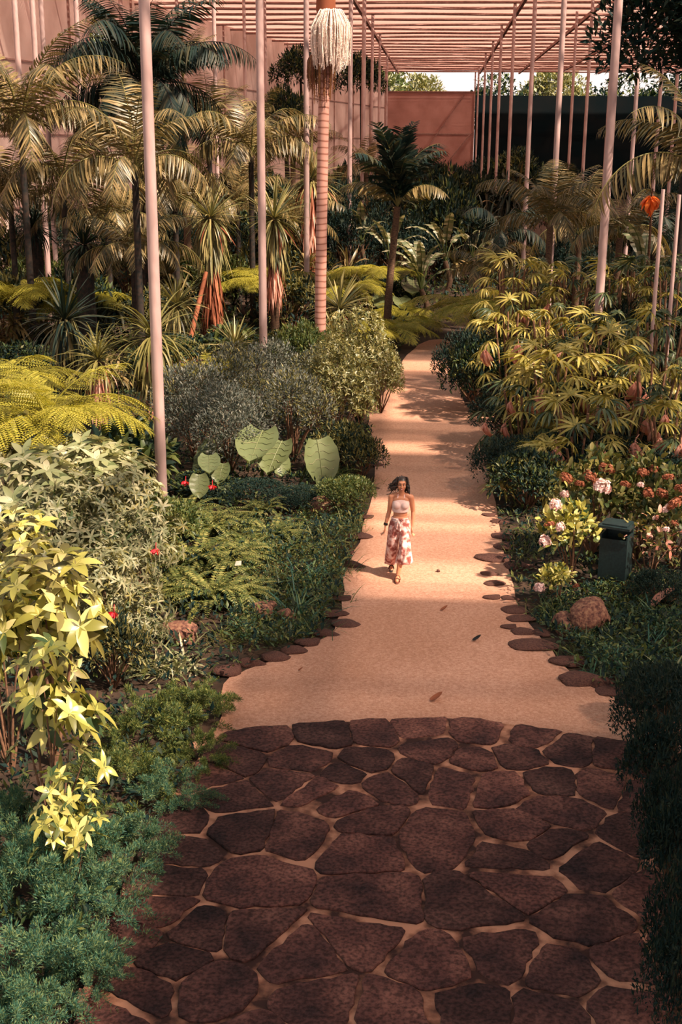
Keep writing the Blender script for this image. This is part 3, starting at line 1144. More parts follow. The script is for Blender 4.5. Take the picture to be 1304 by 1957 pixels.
def palm_proto(name, cat, h, tr, fronds, nf, e_rows, trunk_mat='trunk', seed=0, lean=(0, 0), extra=(), skirt_h=0, taper=.8):
    """trunk + fronds as separate parts; fronds = meshes to pick from; e_rows = (mesh index, tilt, count)"""
    r = random.Random(seed)
    parts = []
    tp = [(0, 0, -.1), (lean[0] * .25, lean[1] * .25, h * .4), (lean[0], lean[1], h)]
    if h > .2:
        parts.append(('trunk', trunk(tp, tr, tr * taper, trunk_mat), (0, 0, 0), (0, 0, 0), 1))
    top = (lean[0], lean[1], h)
    k = 0
    for mi, tilt, cnt in e_rows:
        off = r.uniform(0, 6.28)
        for i in range(cnt):
            a = off + 2 * math.pi * i / cnt + r.uniform(-.25, .25)
            parts.append(('frond', fronds[mi], top, (R(tilt + r.uniform(-7, 7)), 0, a), r.uniform(.85, 1.1)))
            k += 1
    parts += list(extra)
    return (name, cat, parts)


# ------------------------------------------------------------------ palms and tree ferns
rd = random.Random(11)
FR = [frond(2.6, 40, .62, .040, 82, 15, 1.5, .35, ('palm', 'olive'), 1),
      frond(2.9, 44, .70, .042, 68, -35, 1.3, .75, ('palm', 'olive'), 2),
      frond(2.8, 44, .70, .042, 48, -78, 1.0, .95, ('palm', 'olive'), 3)]
FD = [frond(2.7, 40, .66, .050, 82, 10, 1.5, .5, ('palmshade', 'darktrunk'), 4),
      frond(2.9, 42, .72, .050, 62, -45, 1.3, .9, ('palmshade', 'darktrunk'), 5),
      frond(2.6, 40, .66, .050, 40, -80, 1.0, 1.0, ('palmshade', 'darktrunk'), 6)]
FC = [frond(2.3, 30, .66, .095, 84, 40, 1.5, .15, ('palmshade', 'olive'), 7, bend=.2),
      frond(2.3, 26, .66, .085, 62, -20, 1.4, .45, ('palmshade', 'olive'), 8),
      frond(2.1, 26, .62, .080, 40, -60, 1.2, .7, ('palm', 'olive'), 9)]


def palm(x, y, Y, label, rows, fr, tr=.12, sc_=1.0, name='feather_palm', cat='palm', tm='trunk', seed=0, lean=(0, 0), extra=(), base=None):
    c = at(x, y, Y)
    b = Vector((c.x - lean[0], c.y - lean[1], 0)) if base is None else base
    lean = (c.x - b.x, c.y - b.y)
    pr = palm_proto(name, cat, c.z / sc_, tr / sc_, fr, 0, rows, tm, seed, (lean[0] / sc_, lean[1] / sc_), extra)
    return place(pr, label, b, 0, sc_)


PALMS_LEFT = [
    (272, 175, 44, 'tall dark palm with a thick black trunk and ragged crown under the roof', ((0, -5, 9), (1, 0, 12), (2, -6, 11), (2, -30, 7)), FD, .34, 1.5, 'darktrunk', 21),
    (350, 150, 50, 'pale feathery palm crown just right of the tall dark palm', ((0, 0, 6), (1, 0, 6)), FR, .16, .8, 'trunk', 22),
    (258, 330, 33, 'arching palm with long golden fronds left of the thickest pole', ((0, -2, 2), (1, 4, 5), (2, 0, 6)), FR, .11, 1.15, 'darktrunk', 33),
    (40, 250, 36, 'broad palm at the left edge with combed fronds hanging over the pink wall', ((0, 0, 2), (1, 0, 7), (2, 0, 6)), FR, .11, 1.4, 'darktrunk', 24),
    (120, 345, 38, 'low palm whose hanging comb-like fronds fill the gap left of the golden palm', ((1, 0, 5), (2, 0, 8)), FR, .11, 1.25, 'darktrunk', 25),
    (400, 270, 47, 'palm with a pinkish upswept frond between the two thickest poles', ((0, 0, 4), (1, 0, 5), (2, 0, 3)), FR, .11, 1.0, 'darktrunk', 26),
    (480, 300, 44, 'palm with golden drooping fronds above the cabbage palms', ((0, 0, 2), (1, 0, 6), (2, 0, 6)), FR, .11, 1.15, 'darktrunk', 27),
    (560, 300, 60, 'hazy distant palm behind the ringed trunk, against the pale wall', ((0, 0, 4), (1, 0, 6), (2, 0, 3)), FR, .15, 1.0, 'trunk', 28),
    (205, 430, 40, 'low palm with brown-gold fronds between the black-trunked cabbage palms', ((0, 0, 3), (1, 0, 5), (2, 0, 6)), FR, .11, 1.0, 'darktrunk', 51),
    (335, 395, 43, 'low palm with hanging fronds right behind the thickest pole', ((0, 0, 2), (1, 0, 5), (2, 0, 7)), FR, .11, 1.0, 'darktrunk', 52),
    (455, 400, 50, 'palm with short golden fronds between the first two red-skirted cabbage palms', ((0, 0, 3), (1, 0, 5), (2, 0, 5)), FR, .11, 1.0, 'darktrunk', 53),
    (255, 490, 35, 'small palm with curved brown fronds beside the foot of the tall black trunk', ((1, 0, 5), (2, 0, 7)), FR, .11, .85, 'darktrunk', 54),
    (20, 390, 39, 'pale palm low at the left edge under the combed fronds', ((0, 0, 2), (1, 0, 6), (2, 0, 5)), FR, .11, 1.0, 'darktrunk', 55),
    (560, 440, 52, 'palm with loose fronds between the yellow-hearted cabbage palm and the ringed trunk', ((0, 0, 3), (1, 0, 5), (2, 0, 5)), FR, .11, 1.0, 'darktrunk', 56),
    (640, 420, 57, 'palm with hanging golden fronds just right of the ringed trunk', ((0, 0, 3), (1, 0, 5), (2, 0, 6)), FR, .11, 1.0, 'darktrunk', 57),
    (700, 330, 62, 'far palm with pale hanging fronds among the tight row of poles', ((0, 0, 3), (1, 0, 4), (2, 0, 4)), FR, .14, .9, 'trunk', 29),
]
for x, y, Y, lab, rows, fr, tr, s_, tm, sd in PALMS_LEFT:
    palm(x, y, Y, lab, rows, fr, tr, s_, tm=tm, seed=sd)
PALMS_RIGHT = [
    (1052, 430, 40, 'palm with a tall arched frond curling over in front of the dark wall', ((0, 0, 4), (1, 0, 5), (2, 0, 3)), FR, .12, .95, 'trunk', 31),
    (1108, 450, 44, 'palm with stiff upright young fronds right of the curled palm', ((0, 8, 6), (1, 0, 4), (2, 0, 2)), FR, .12, .9, 'trunk', 32),
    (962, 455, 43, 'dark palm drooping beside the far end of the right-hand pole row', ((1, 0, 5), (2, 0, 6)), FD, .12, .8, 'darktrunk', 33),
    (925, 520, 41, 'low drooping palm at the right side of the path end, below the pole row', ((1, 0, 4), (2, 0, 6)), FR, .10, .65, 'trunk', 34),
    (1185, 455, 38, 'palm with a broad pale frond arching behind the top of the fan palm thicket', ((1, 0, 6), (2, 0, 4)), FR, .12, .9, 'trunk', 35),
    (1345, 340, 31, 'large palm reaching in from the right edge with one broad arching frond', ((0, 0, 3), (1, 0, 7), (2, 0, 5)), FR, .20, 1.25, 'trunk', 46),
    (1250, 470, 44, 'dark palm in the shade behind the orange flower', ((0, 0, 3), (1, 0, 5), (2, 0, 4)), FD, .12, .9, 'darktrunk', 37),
]
for x, y, Y, lab, rows, fr, tr, s_, tm, sd in PALMS_RIGHT:
    palm(x, y, Y, lab, rows, fr, tr, s_, tm=tm, seed=sd)

# centre palm with a curved trunk
bc = gp(738, 648)
palm(760, 395, bc.y + .2, 'upright palm with a slim leaning trunk at the far left bend of the path', ((0, 8, 7), (1, 16, 6), (2, 16, 3)), FC, .13, 1.12, seed=41, base=bc, tm='trunk')

# dark canopy tree at the upper right
c = at(1325, 95, 36)
f, s = shrub(4.6, 2.5, 6500, .34, .35, 'dark', 77, 16, jit=.6, low=.0)
g = G()
tube(g, [(0, 0, -.1), (.1, 0, 4), (0, 0, 9.5)], [.22, .17, .09], 10)
place(('canopy_tree', 'tree', [('foliage', f, (0, 0, c.z - 2.6), (0, 0, 0), 1), ('trunk', g.mesh('trunk', [M['darktrunk']]), (0, 0, 0), (0, 0, 0), 1)]),
      'dark leafy tree whose crown fills the top right corner', (c.x, c.y, 0))

# ringed palm with hanging flower tassels
b = gp(611, 742)
t9 = at(622, 40, b.y)
tp = at(628, -60, b.y)
t = thing('ringed_palm', 'tall slender palm with a ringed pink trunk and a pale hanging flower tassel', 'palm', b)
obj('trunk', trunk([(0, 0, -.1), ((t9.x - b.x) * .3, 0, 4), ((t9.x - b.x) * .8, 0, 7.5), (t9.x - b.x, 0, t9.z)], .150, .125, 'ring', 14, .02, 1.35), t)
g = G()
kx = t9.x - b.x
tube(g, [(kx, 0, t9.z), (kx + .01, 0, t9.z + .25), (kx + .02, 0, t9.z + .9), (kx + .03, 0, t9.z + 1.6)], [.15, .24, .22, .12], 14)
obj('crownshaft', g.mesh('crownshaft', [M['skirt']]), t)
for i in range(12):
    obj('frond', FR[i % 2], t, (kx + .03, 0, t9.z + 1.5), (R(rd.uniform(2, 14)), 0, i * 2.4), .85)


def tassel(n, L, spread, mat, seed, drop=.25):
    r = np.random.default_rng(seed)
    g = G()
    for i in range(n):
        a = r.uniform(0, 2 * np.pi)
        q = r.uniform(.25, 1) ** .7
        out = np.array([math.cos(a), math.sin(a), 0]) * spread * q
        ln = L * r.uniform(.65, 1.05) * (1.05 - .3 * q)
        p = np.array([[0, 0, 0], out * .55 + [0, 0, .10], out * 1.0 + [0, 0, -drop * ln], out * 1.02 + [0, 0, -ln * .65], out * .92 + [0, 0, -ln]])
        tube(g, p + r.normal(0, .012, p.shape), [.016, .013, .011, .009, .006], 4, 0, False)
        m = 60
        tt = r.uniform(.25, 1, m)
        pos = np.stack([np.interp(tt, np.linspace(0, 1, 5), p[:, j]) for j in range(3)], 1)
        g.inst(lt('kite', .5, .2), frames(sph(m, -1, 1, r), sph(m, -1, 1, r), r.uniform(.02, .04, m)), pos)
    return g.mesh('flower_tassel', [M[mat]])


tc_ = at(634, 30, b.y)
obj('flower_tassel', tassel(260, 1.5, .50, 'fibre', 3), t, (tc_.x - b.x, -.25, tc_.z))['label'] = 'pale cream hanging flower tassel'
obj('flower_tassel', tassel(70, 1.3, .36, 'bronze', 4), t, (kx - .10, -.12, tc_.z - .85))['label'] = 'withered brown flower tassel below the pale one'


# cabbage palms: trunk, crown of narrow leaves, skirt of dead ones
CR = [rosette(170, 1.15, .055, -.80, 1, 'spike', 1, dry=.25), rosette(170, 1.15, .055, -.9, 1, 'spike', 2, dry=.15, bends=(.15, .45, 1.0)),
      rosette(150, 1.1, .055, -.6, 1, 'palmshade', 3), rosette(150, 1.2, .040, -.95, .95, 'olive', 4, bends=(.6, 1.0, 1.3), dry=.3, drymat='dead')]
SK = [skirt(2.4, .30, 260, .9, .05, 'skirt', 1), skirt(1.4, .42, 200, .9, .055, 'spike', 2, .35), skirt(1.6, .26, 180, .8, .05, 'dead', 3)]


def cabbage(x, y, Y, label, s=1.0, cr=0, tr=.14, sk=(), base=None, tm='trunk', name='cabbage_palm'):
    c = at(x, y, Y)
    b = base or Vector((c.x, c.y, 0))
    t = thing(name, label, 'palm' if name == 'cabbage_palm' else 'plant', b)
    dx, dy = c.x - b.x, c.y - b.y
    if c.z > .4:
        obj('trunk', trunk([(0, 0, -.1), (dx * .3, dy * .3, c.z * .5), (dx, dy, c.z)], tr, tr * .8, tm), t)
    obj('leaf_crown', CR[cr], t, (dx, dy, c.z - .1), (0, 0, rd.uniform(0, 6)), s)
    for k, dz, ss in sk:
        obj('dead_leaf_skirt', SK[k], t, (dx, dy, c.z + dz), (0, 0, rd.uniform(0, 6)), ss)
    return t


cabbage(402, 418, 38, 'cabbage palm with the longest red-brown skirt of dead leaves, beside the leaning stem', 1.05, 0, .16, ((1, -.1, 1.15), (0, -1.3, 1.0)))
cabbage(524, 420, 40, 'cabbage palm with a yellow heart just right of the pole in the grey-blue bushes', 1.1, 0, .15, ((1, -.3, .95), (2, -1.3, 1.0)))
cabbage(596, 345, 46, 'cabbage palm with dark spiky head hidden behind the ringed palm trunk', 1.25, 0, .15, ((2, -.6, 1.4), (0, -1.5, 1.1)))
cabbage(649, 592, 34.5, 'short cabbage palm with a red dead skirt right of the ringed trunk', .9, 0, .12, ((0, -.15, .55),))
cabbage(64, 435, 40, 'dark cabbage palm with a black trunk near the left edge', 1.0, 2, .30, (), tm='darktrunk')
cabbage(160, 470, 36, 'dark cabbage palm in deep shade behind the drooping spiky clump', 1.0, 2, .30, (), tm='darktrunk')
cabbage(125, 615, 27, 'black shaded spiky clump left of the drooping spiky clump', 1.0, 2, .25, ((1, .1, .8),), tm='darktrunk')
cabbage(188, 690, 26, 'pale drooping spiky clump with yellowed hanging leaves', .95, 3, .16, ((2, -.2, .75),))
cabbage(292, 650, 26.5, 'larger drooping spiky clump directly behind the thickest pole', 1.15, 3, .18, ((1, -.2, .85), (2, -.8, .7)))
cabbage(338, 585, 34, 'spiky palm with thin rays of leaves right of the thickest pole', .9, 1, .10, ())
cabbage(448, 660, 32, 'sword-leaved clump between the red-skirted palm and the pole in the bushes', .75, 1, .08, (), name='sword_leaf_plant')
cabbage(640, 640, 33, 'low spiky clump with splayed leaves at the foot of the short red-skirted palm', .7, 0, .08, ((0, -.1, .4),), name='sword_leaf_plant')
cabbage(500, 330, 58, 'distant cabbage palm head above the yellow-hearted one', 1.2, 1, .14, ())
b0, b1 = at(352, 655, 36), at(394, 520, 37)
g = G()
tube(g, [(0, 0, 0), ((b1.x - b0.x) * .5, .4, b1.z * .48), (b1.x - b0.x, 1, b1.z)], [.085, .075, .06], 8)
tag(obj('leaning_stem', g.mesh('leaning_stem', [M['skirt']]), None, (b0.x, b0.y, 0)), 'bare red-brown stem leaning against the red-skirted cabbage palm', 'stem')

# tree ferns
FF = [fern_frond(1.7, 22, .52, 48, -25, 1.0, 'fern', 1), fern_frond(1.7, 22, .52, 28, -38, 1.0, 'fern', 2), fern_frond(1.6, 20, .46, 62, -5, 1.0, 'fern', 3)]


def tree_fern(x, y, Y, label, s=1.0, rows=((0, 0, 6), (1, 0, 6), (2, 0, 3)), seed=0, tr=.09):
    c = at(x, y, Y)
    pr = palm_proto('tree_fern', 'fern', max(.05, c.z / s), tr, FF, 0, rows, 'darktrunk', seed, (0, 0))
    return place(pr, label, (c.x, c.y, 0), 0, s)


tree_fern(88, 800, 19.5, 'bright yellow-green tree fern spreading above the pale-leaved shrubs at the left edge', 1.15, ((0, -12, 6), (1, -6, 8), (2, 0, 3)), 4)
tree_fern(0, 742, 23, 'yellow-green tree fern at the left edge behind the brightest one', 1.1, ((0, -10, 6), (1, 0, 7)), 5)
tree_fern(30, 565, 36, 'flat yellow fern seen in a sunlit gap behind the black trunks at the left', 1.3, ((0, -10, 6), (1, 0, 7)), 6)
tree_fern(150, 575, 38, 'sunlit fern between the two black-trunked palms', 1.2, ((0, -10, 6), (1, 0, 7)), 7)
tree_fern(712, 522, 45, 'umbrella-shaped tree fern left of the leaning palm by the path end', 1.15, ((0, -14, 6), (1, -4, 7)), 8)
tree_fern(668, 552, 43, 'lower flat-topped tree fern just right of the slim pole behind the ringed trunk', 1.0, ((0, -14, 5), (1, -6, 6)), 9)
tree_fern(510, 545, 43, 'dull tree fern behind the pole in the grey-blue bushes', 1.2, ((0, -10, 6), (1, 0, 7)), 10)
tree_fern(448, 530, 46, 'soft tree fern right of the long red-skirted cabbage palm', 1.2, ((0, -10, 6), (1, 0, 7)), 20)
tree_fern(742, 632, 39.5, 'low yellow fern whose fronds overhang the far left edge of the path', 1.1, ((0, -10, 5), (1, -2, 7)), 11)
tree_fern(690, 640, 37, 'low fern left of the one overhanging the path', .9, ((0, -8, 5), (1, 0, 6)), 12)
tree_fern(905, 590, 41, 'wide tree fern with tiered yellow fronds at the far right bend of the path', 1.35, ((0, -12, 6), (1, -6, 8)), 13)
tree_fern(955, 600, 38, 'tree fern tucked between the path bend and the fan palm thicket', 1.0, ((0, -8, 5), (1, -4, 6)), 14)
tree_fern(402, 720, 29, 'small bright yellow fern glowing behind the grey-blue bushes', .55, ((0, 0, 6), (2, 0, 5)), 15)
for i, (x, y, Y, s, lab) in enumerate(((770, 600, 44, .8, 'small fern at the foot of the leaning palm by the path end'), (800, 620, 43, .75, 'small dark fern closest to where the path disappears'))):
    tree_fern(x, y, Y, lab, s, ((0, -8, 5), (1, 0, 6)), 30 + i)

# banana-like plants near the path end
PD = [paddle(1.5, .42, seed=1), paddle(1.6, .40, seed=2, e0=80, e1=10), paddle(1.3, .38, seed=3, e0=60, e1=-60)]
for x, y, Y, n, s, lab in ((806, 520, 45, 10, .9, 'banana-like plant with pale curled leaves on a crooked stem by the path end'), (745, 470, 50, 7, .9, 'banana-like plant with pale leaves half hidden behind the leaning palm'),
                           (852, 470, 52, 7, .9, 'shaded banana-like plant in the dark thicket beyond the path end'), (690, 440, 54, 6, .8, 'banana-like plant with hanging pale blades among the tight row of poles'), (905, 470, 55, 6, .8, 'dim banana-like plant at the foot of the right-hand pole row')):
    c = at(x, y, Y)
    t = thing('banana_plant', lab, 'plant', (c.x, c.y, 0))
    hh = max(.5, c.z - .6)
    obj('trunk', trunk([(0, 0, -.1), (.25, 0, hh * .5), (0, 0, hh)], .12, .09, 'trunk'), t)
    for i in range(n):
        obj('leaf', PD[i % 3], t, (0, 0, hh - .05), (R(rd.uniform(-8, 12)), 0, i * 2.4 + rd.uniform(-.3, .3)), s * rd.uniform(.8, 1.1))
c = at(790, 520, 43)
ear_pale = big_leaf(.75, .6, 'white', .5, 5)

# orange flower
c = at(1243, 388, 33)
t = thing('flowering_plant', 'plant with a hanging orange flower in the shade below the broad arching frond', 'plant', (c.x, c.y + .15, 0))
g = G()
tube(g, [(0, 0, 0), (.1, 0, c.z * .6), (.05, -.05, c.z + .35), (0, -.15, c.z + .25)], [.05, .04, .025, .015], 6)
obj('stem', g.mesh('stem', [M['twig']]), t)
g = G()
d = sph(60, -1, .5)
g.inst(lt('leaf', .4, 3, .3, .2, .6), frames(d + np.array([0, 0, -.9]), d + .01, rng.uniform(.18, .32, 60)), d * np.array([.08, .08, .16]))
obj('flower', g.mesh('flower', [M['orange']]), t, (0, -.15, c.z + .10))['label'] = 'orange hanging flower'
for i in range(6):
    obj('leaf', PD[i % 3], t, (0, 0, c.z * .55), (R(5), 0, i * 1.9 + .4), .8)

# ------------------------------------------------------------------ fan palm thicket on the right
FANS = [fan(.50, 11, 230, .054, .45, 'fan', 1), fan(.50, 13, 260, .050, .62, 'fan', 2), fan(.46, 10, 220, .052, .85, 'fandark', 3), fan(.48, 12, 250, .050, .5, 'fandark', 4), fan(.48, 12, 240, .052, .9, 'fan', 7)]
FANDEAD = [fan(.46, 9, 110, .060, 1.3, 'dead', 5, .15), fan(.42, 8, 80, .060, 1.5, 'dead', 6, .12)]
CANES = []
for k in range(3):
    g = G()
    for i in range(7):
        a = i * 2.4 + k
        o = np.array([math.cos(a), math.sin(a), 0]) * (.12 + .05 * (i % 3))
        tube(g, [o * .6, o * 1.3 + [0, 0, .5], o * 2 + [0, 0, 1.0]], .018, 5)
    CANES.append(g.mesh('cane', [M['twig']]))


def fan_palm(x, y, Y, label, n=22, s=1.0, dead=2, dark=.3, w=1.0):
    n = int(n * 1.35)
    c = at(x, y, Y)
    h = max(.8, c.z)
    t = thing('fan_palm', label, 'palm', (c.x, c.y, 0))
    obj('cane', CANES[n % 3], t, (0, 0, 0), (0, 0, rd.uniform(0, 6)), (1.4, 1.4, h * .95))
    for i in range(n):
        z = h * (1 - (.62 if h < 2.6 else .5) * (i / n) ** 1.2) + rd.uniform(-.1, .1)
        a = i * 2.399 + rd.uniform(-.4, .4)
        rr = w * (.15 + .55 * (i / n) ** .6) * rd.uniform(.7, 1.1)
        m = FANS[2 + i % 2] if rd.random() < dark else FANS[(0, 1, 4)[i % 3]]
        tilt = 40 - 80 * (i / n) + rd.uniform(-14, 14)
        obj('fan_leaf', m, t, (-math.sin(a) * rr, math.cos(a) * rr, z - .1), (R(tilt), rd.uniform(-.3, .3), a), s * rd.uniform(.85, 1.2))
    for i in range(dead):
        a = math.pi + rd.uniform(-1.1, 1.1)
        z = h * rd.uniform(.45, .8)
        o = obj('dead_fan_leaf', FANDEAD[i % 2], t, (-math.sin(a) * w * 1.12, math.cos(a) * w * 1.12, z), (R(-50), 0, a), s * rd.uniform(1.0, 1.35))
        o['label'] = 'withered pinkish fan leaf'


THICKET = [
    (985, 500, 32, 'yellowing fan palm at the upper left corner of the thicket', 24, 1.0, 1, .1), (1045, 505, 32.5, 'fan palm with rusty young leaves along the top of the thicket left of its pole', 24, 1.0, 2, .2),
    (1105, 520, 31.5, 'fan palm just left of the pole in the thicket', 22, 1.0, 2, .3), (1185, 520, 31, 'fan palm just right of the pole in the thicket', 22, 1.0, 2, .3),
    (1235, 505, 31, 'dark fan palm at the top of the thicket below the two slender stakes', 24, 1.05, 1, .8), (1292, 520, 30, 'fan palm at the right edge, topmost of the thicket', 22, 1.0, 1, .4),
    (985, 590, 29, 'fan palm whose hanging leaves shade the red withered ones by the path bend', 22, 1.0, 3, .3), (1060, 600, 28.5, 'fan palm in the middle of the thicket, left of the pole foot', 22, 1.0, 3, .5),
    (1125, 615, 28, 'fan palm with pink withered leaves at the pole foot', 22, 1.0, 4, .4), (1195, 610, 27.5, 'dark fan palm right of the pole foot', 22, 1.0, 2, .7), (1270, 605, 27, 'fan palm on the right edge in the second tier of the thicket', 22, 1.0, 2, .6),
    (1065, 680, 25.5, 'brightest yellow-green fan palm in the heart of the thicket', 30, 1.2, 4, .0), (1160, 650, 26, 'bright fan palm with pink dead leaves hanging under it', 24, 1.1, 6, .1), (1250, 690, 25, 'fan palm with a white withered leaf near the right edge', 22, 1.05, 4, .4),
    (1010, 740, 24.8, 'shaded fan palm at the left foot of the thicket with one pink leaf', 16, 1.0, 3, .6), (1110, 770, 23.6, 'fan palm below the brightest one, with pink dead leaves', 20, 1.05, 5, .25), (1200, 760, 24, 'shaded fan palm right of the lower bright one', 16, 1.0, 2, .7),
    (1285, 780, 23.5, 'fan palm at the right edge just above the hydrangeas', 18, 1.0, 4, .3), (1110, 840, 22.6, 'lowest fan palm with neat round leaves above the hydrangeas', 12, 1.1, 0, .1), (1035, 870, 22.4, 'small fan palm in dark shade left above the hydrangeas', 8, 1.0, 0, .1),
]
for x, y, Y, lab, n, s, dd, dk in THICKET:
    fan_palm(x, y, Y, lab, n, s, dd, dk)

# ------------------------------------------------------------------ shrubs
P = {}
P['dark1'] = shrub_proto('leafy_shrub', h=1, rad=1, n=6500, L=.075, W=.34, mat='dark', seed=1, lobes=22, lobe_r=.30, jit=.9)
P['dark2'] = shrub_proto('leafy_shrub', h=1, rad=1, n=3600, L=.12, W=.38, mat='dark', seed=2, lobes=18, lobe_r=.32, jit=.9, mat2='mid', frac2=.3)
P['mid1'] = shrub_proto('leafy_shrub', h=1, rad=1, n=4000, L=.10, W=.40, mat='mid', seed=3, lobes=18, lobe_r=.32, jit=.8)
P['mid2'] = shrub_proto('leafy_shrub', h=1, rad=1, n=3000, L=.13, W=.32, mat='olive', seed=4, lobes=17, lobe_r=.32, jit=.9, mat2='dark', frac2=.5)
P['big'] = shrub_proto('broad_leaved_shrub', h=1, rad=1, n=900, L=.30, W=.42, mat='mid', seed=5, lobes=8, style='leaf', mat2='dark', frac2=.5)
P['strap'] = ('strap_leaved_clump', 'shrub', [])
for q in range(2):
    st = G()
    rs_ = np.random.default_rng(60 + q)
    for j in range(9):
        d_ = sph(46, -.35, 1, rs_)
        o_ = np.array([rs_.uniform(-.6, .6), rs_.uniform(-.6, .6), rs_.uniform(.25, .75)])
        st.inst(lt('leaf', .10, 5, .75, .25, .5, .3), frames(d_, np.tile([0, 0, 1.0], (46, 1)) + rs_.normal(0, .15, (46, 3)), rs_.uniform(.35, .62, 46)), np.tile(o_, (46, 1)) + d_ * .03, int(rs_.random() < .55))
    P['strap' + str(q)] = ('strap_leaved_clump', 'shrub', [(None, st.mesh('strap_leaved_clump', [M['palm'], M['palmshade']]), (0, 0, 0), (0, 0, 0), 1)])
P['blue'] = shrub_proto('fine_leaved_shrub', h=1.5, rad=1, n=7000, L=.075, W=.35, mat='blue', seed=6, lobes=14)
P['blue2'] = shrub_proto('fine_leaved_shrub', h=1.5, rad=1, n=6000, L=.085, W=.30, mat='blue', seed=7, lobes=11, mat2='olive', frac2=.3)
P['pathbush'] = shrub_proto('leafy_bush', h=2, rad=1, n=1500, L=.115, W=.35, mat='olive', seed=8, lobes=13, whorl=4, mat2='pale', frac2=.22)
P['pale'] = shrub_proto('whorled_shrub', h=1.7, rad=1, n=110, L=.27, W=.34, mat='pale', seed=9, lobes=9, style='leaf', whorl=6, bend=.35, up=.8, jit=.35)
P['pale2'] = shrub_proto('whorled_shrub', h=1.7, rad=1, n=120, L=.25, W=.36, mat='pale', seed=10, lobes=8, style='leaf', whorl=5, mat2='olive', frac2=.45, up=.7)
P['grey'] = shrub_proto('grey_leaved_shrub', h=1.6, rad=1, n=520, L=.15, W=.24, mat='grey', seed=12, lobes=11, style='leaf', whorl=6, bend=.5, up=.3, mat2='mid', frac2=.12)
P['grey2'] = shrub_proto('grey_leaved_shrub', h=1.6, rad=1, n=480, L=.16, W=.22, mat='grey', seed=13, lobes=10, style='leaf', whorl=6, bend=.6, up=.3, mat2='olive', frac2=.3)
P['yel'] = shrub_proto('umbrella_shrub', h=1.8, rad=.8, n=62, L=.27, W=.40, mat='yellow', seed=14, lobes=8, style='leaf', whorl=6, bend=.4, up=.9, jit=.3, mat2='olive', frac2=.25)
P['yel2'] = shrub_proto('umbrella_shrub', h=1.8, rad=.8, n=40, L=.30, W=.38, mat='yellow', seed=15, lobes=7, style='leaf', whorl=6, bend=.35, up=1.0, jit=.3, mat2='mid', frac2=.35)
P['bronze'] = shrub_proto('bronze_shrub', h=1, rad=1, n=1800, L=.10, W=.35, mat='bronze', seed=16, lobes=8, mat2='olive', frac2=.4)


def bush(k, p, label, w, h, group=None):
    """a bush of half-width w and height h on the ground point p"""
    base_h = {'blue': 1.5, 'blue2': 1.5, 'pathbush': 2, 'pale': 1.7, 'pale2': 1.7, 'grey': 1.6, 'grey2': 1.6, 'yel': 1.8, 'yel2': 1.8}.get(k, 1)
    base_w = .8 if k.startswith('yel') else 1.0
    return place(P[k], label, (p[0], p[1], 0), rd.uniform(0, 6.28), (w / base_w, w / base_w, h / base_h), group)


def bush_px(k, x, y, z, label, w, h):
    return bush(k, gp(x, y, z), label, w, h)


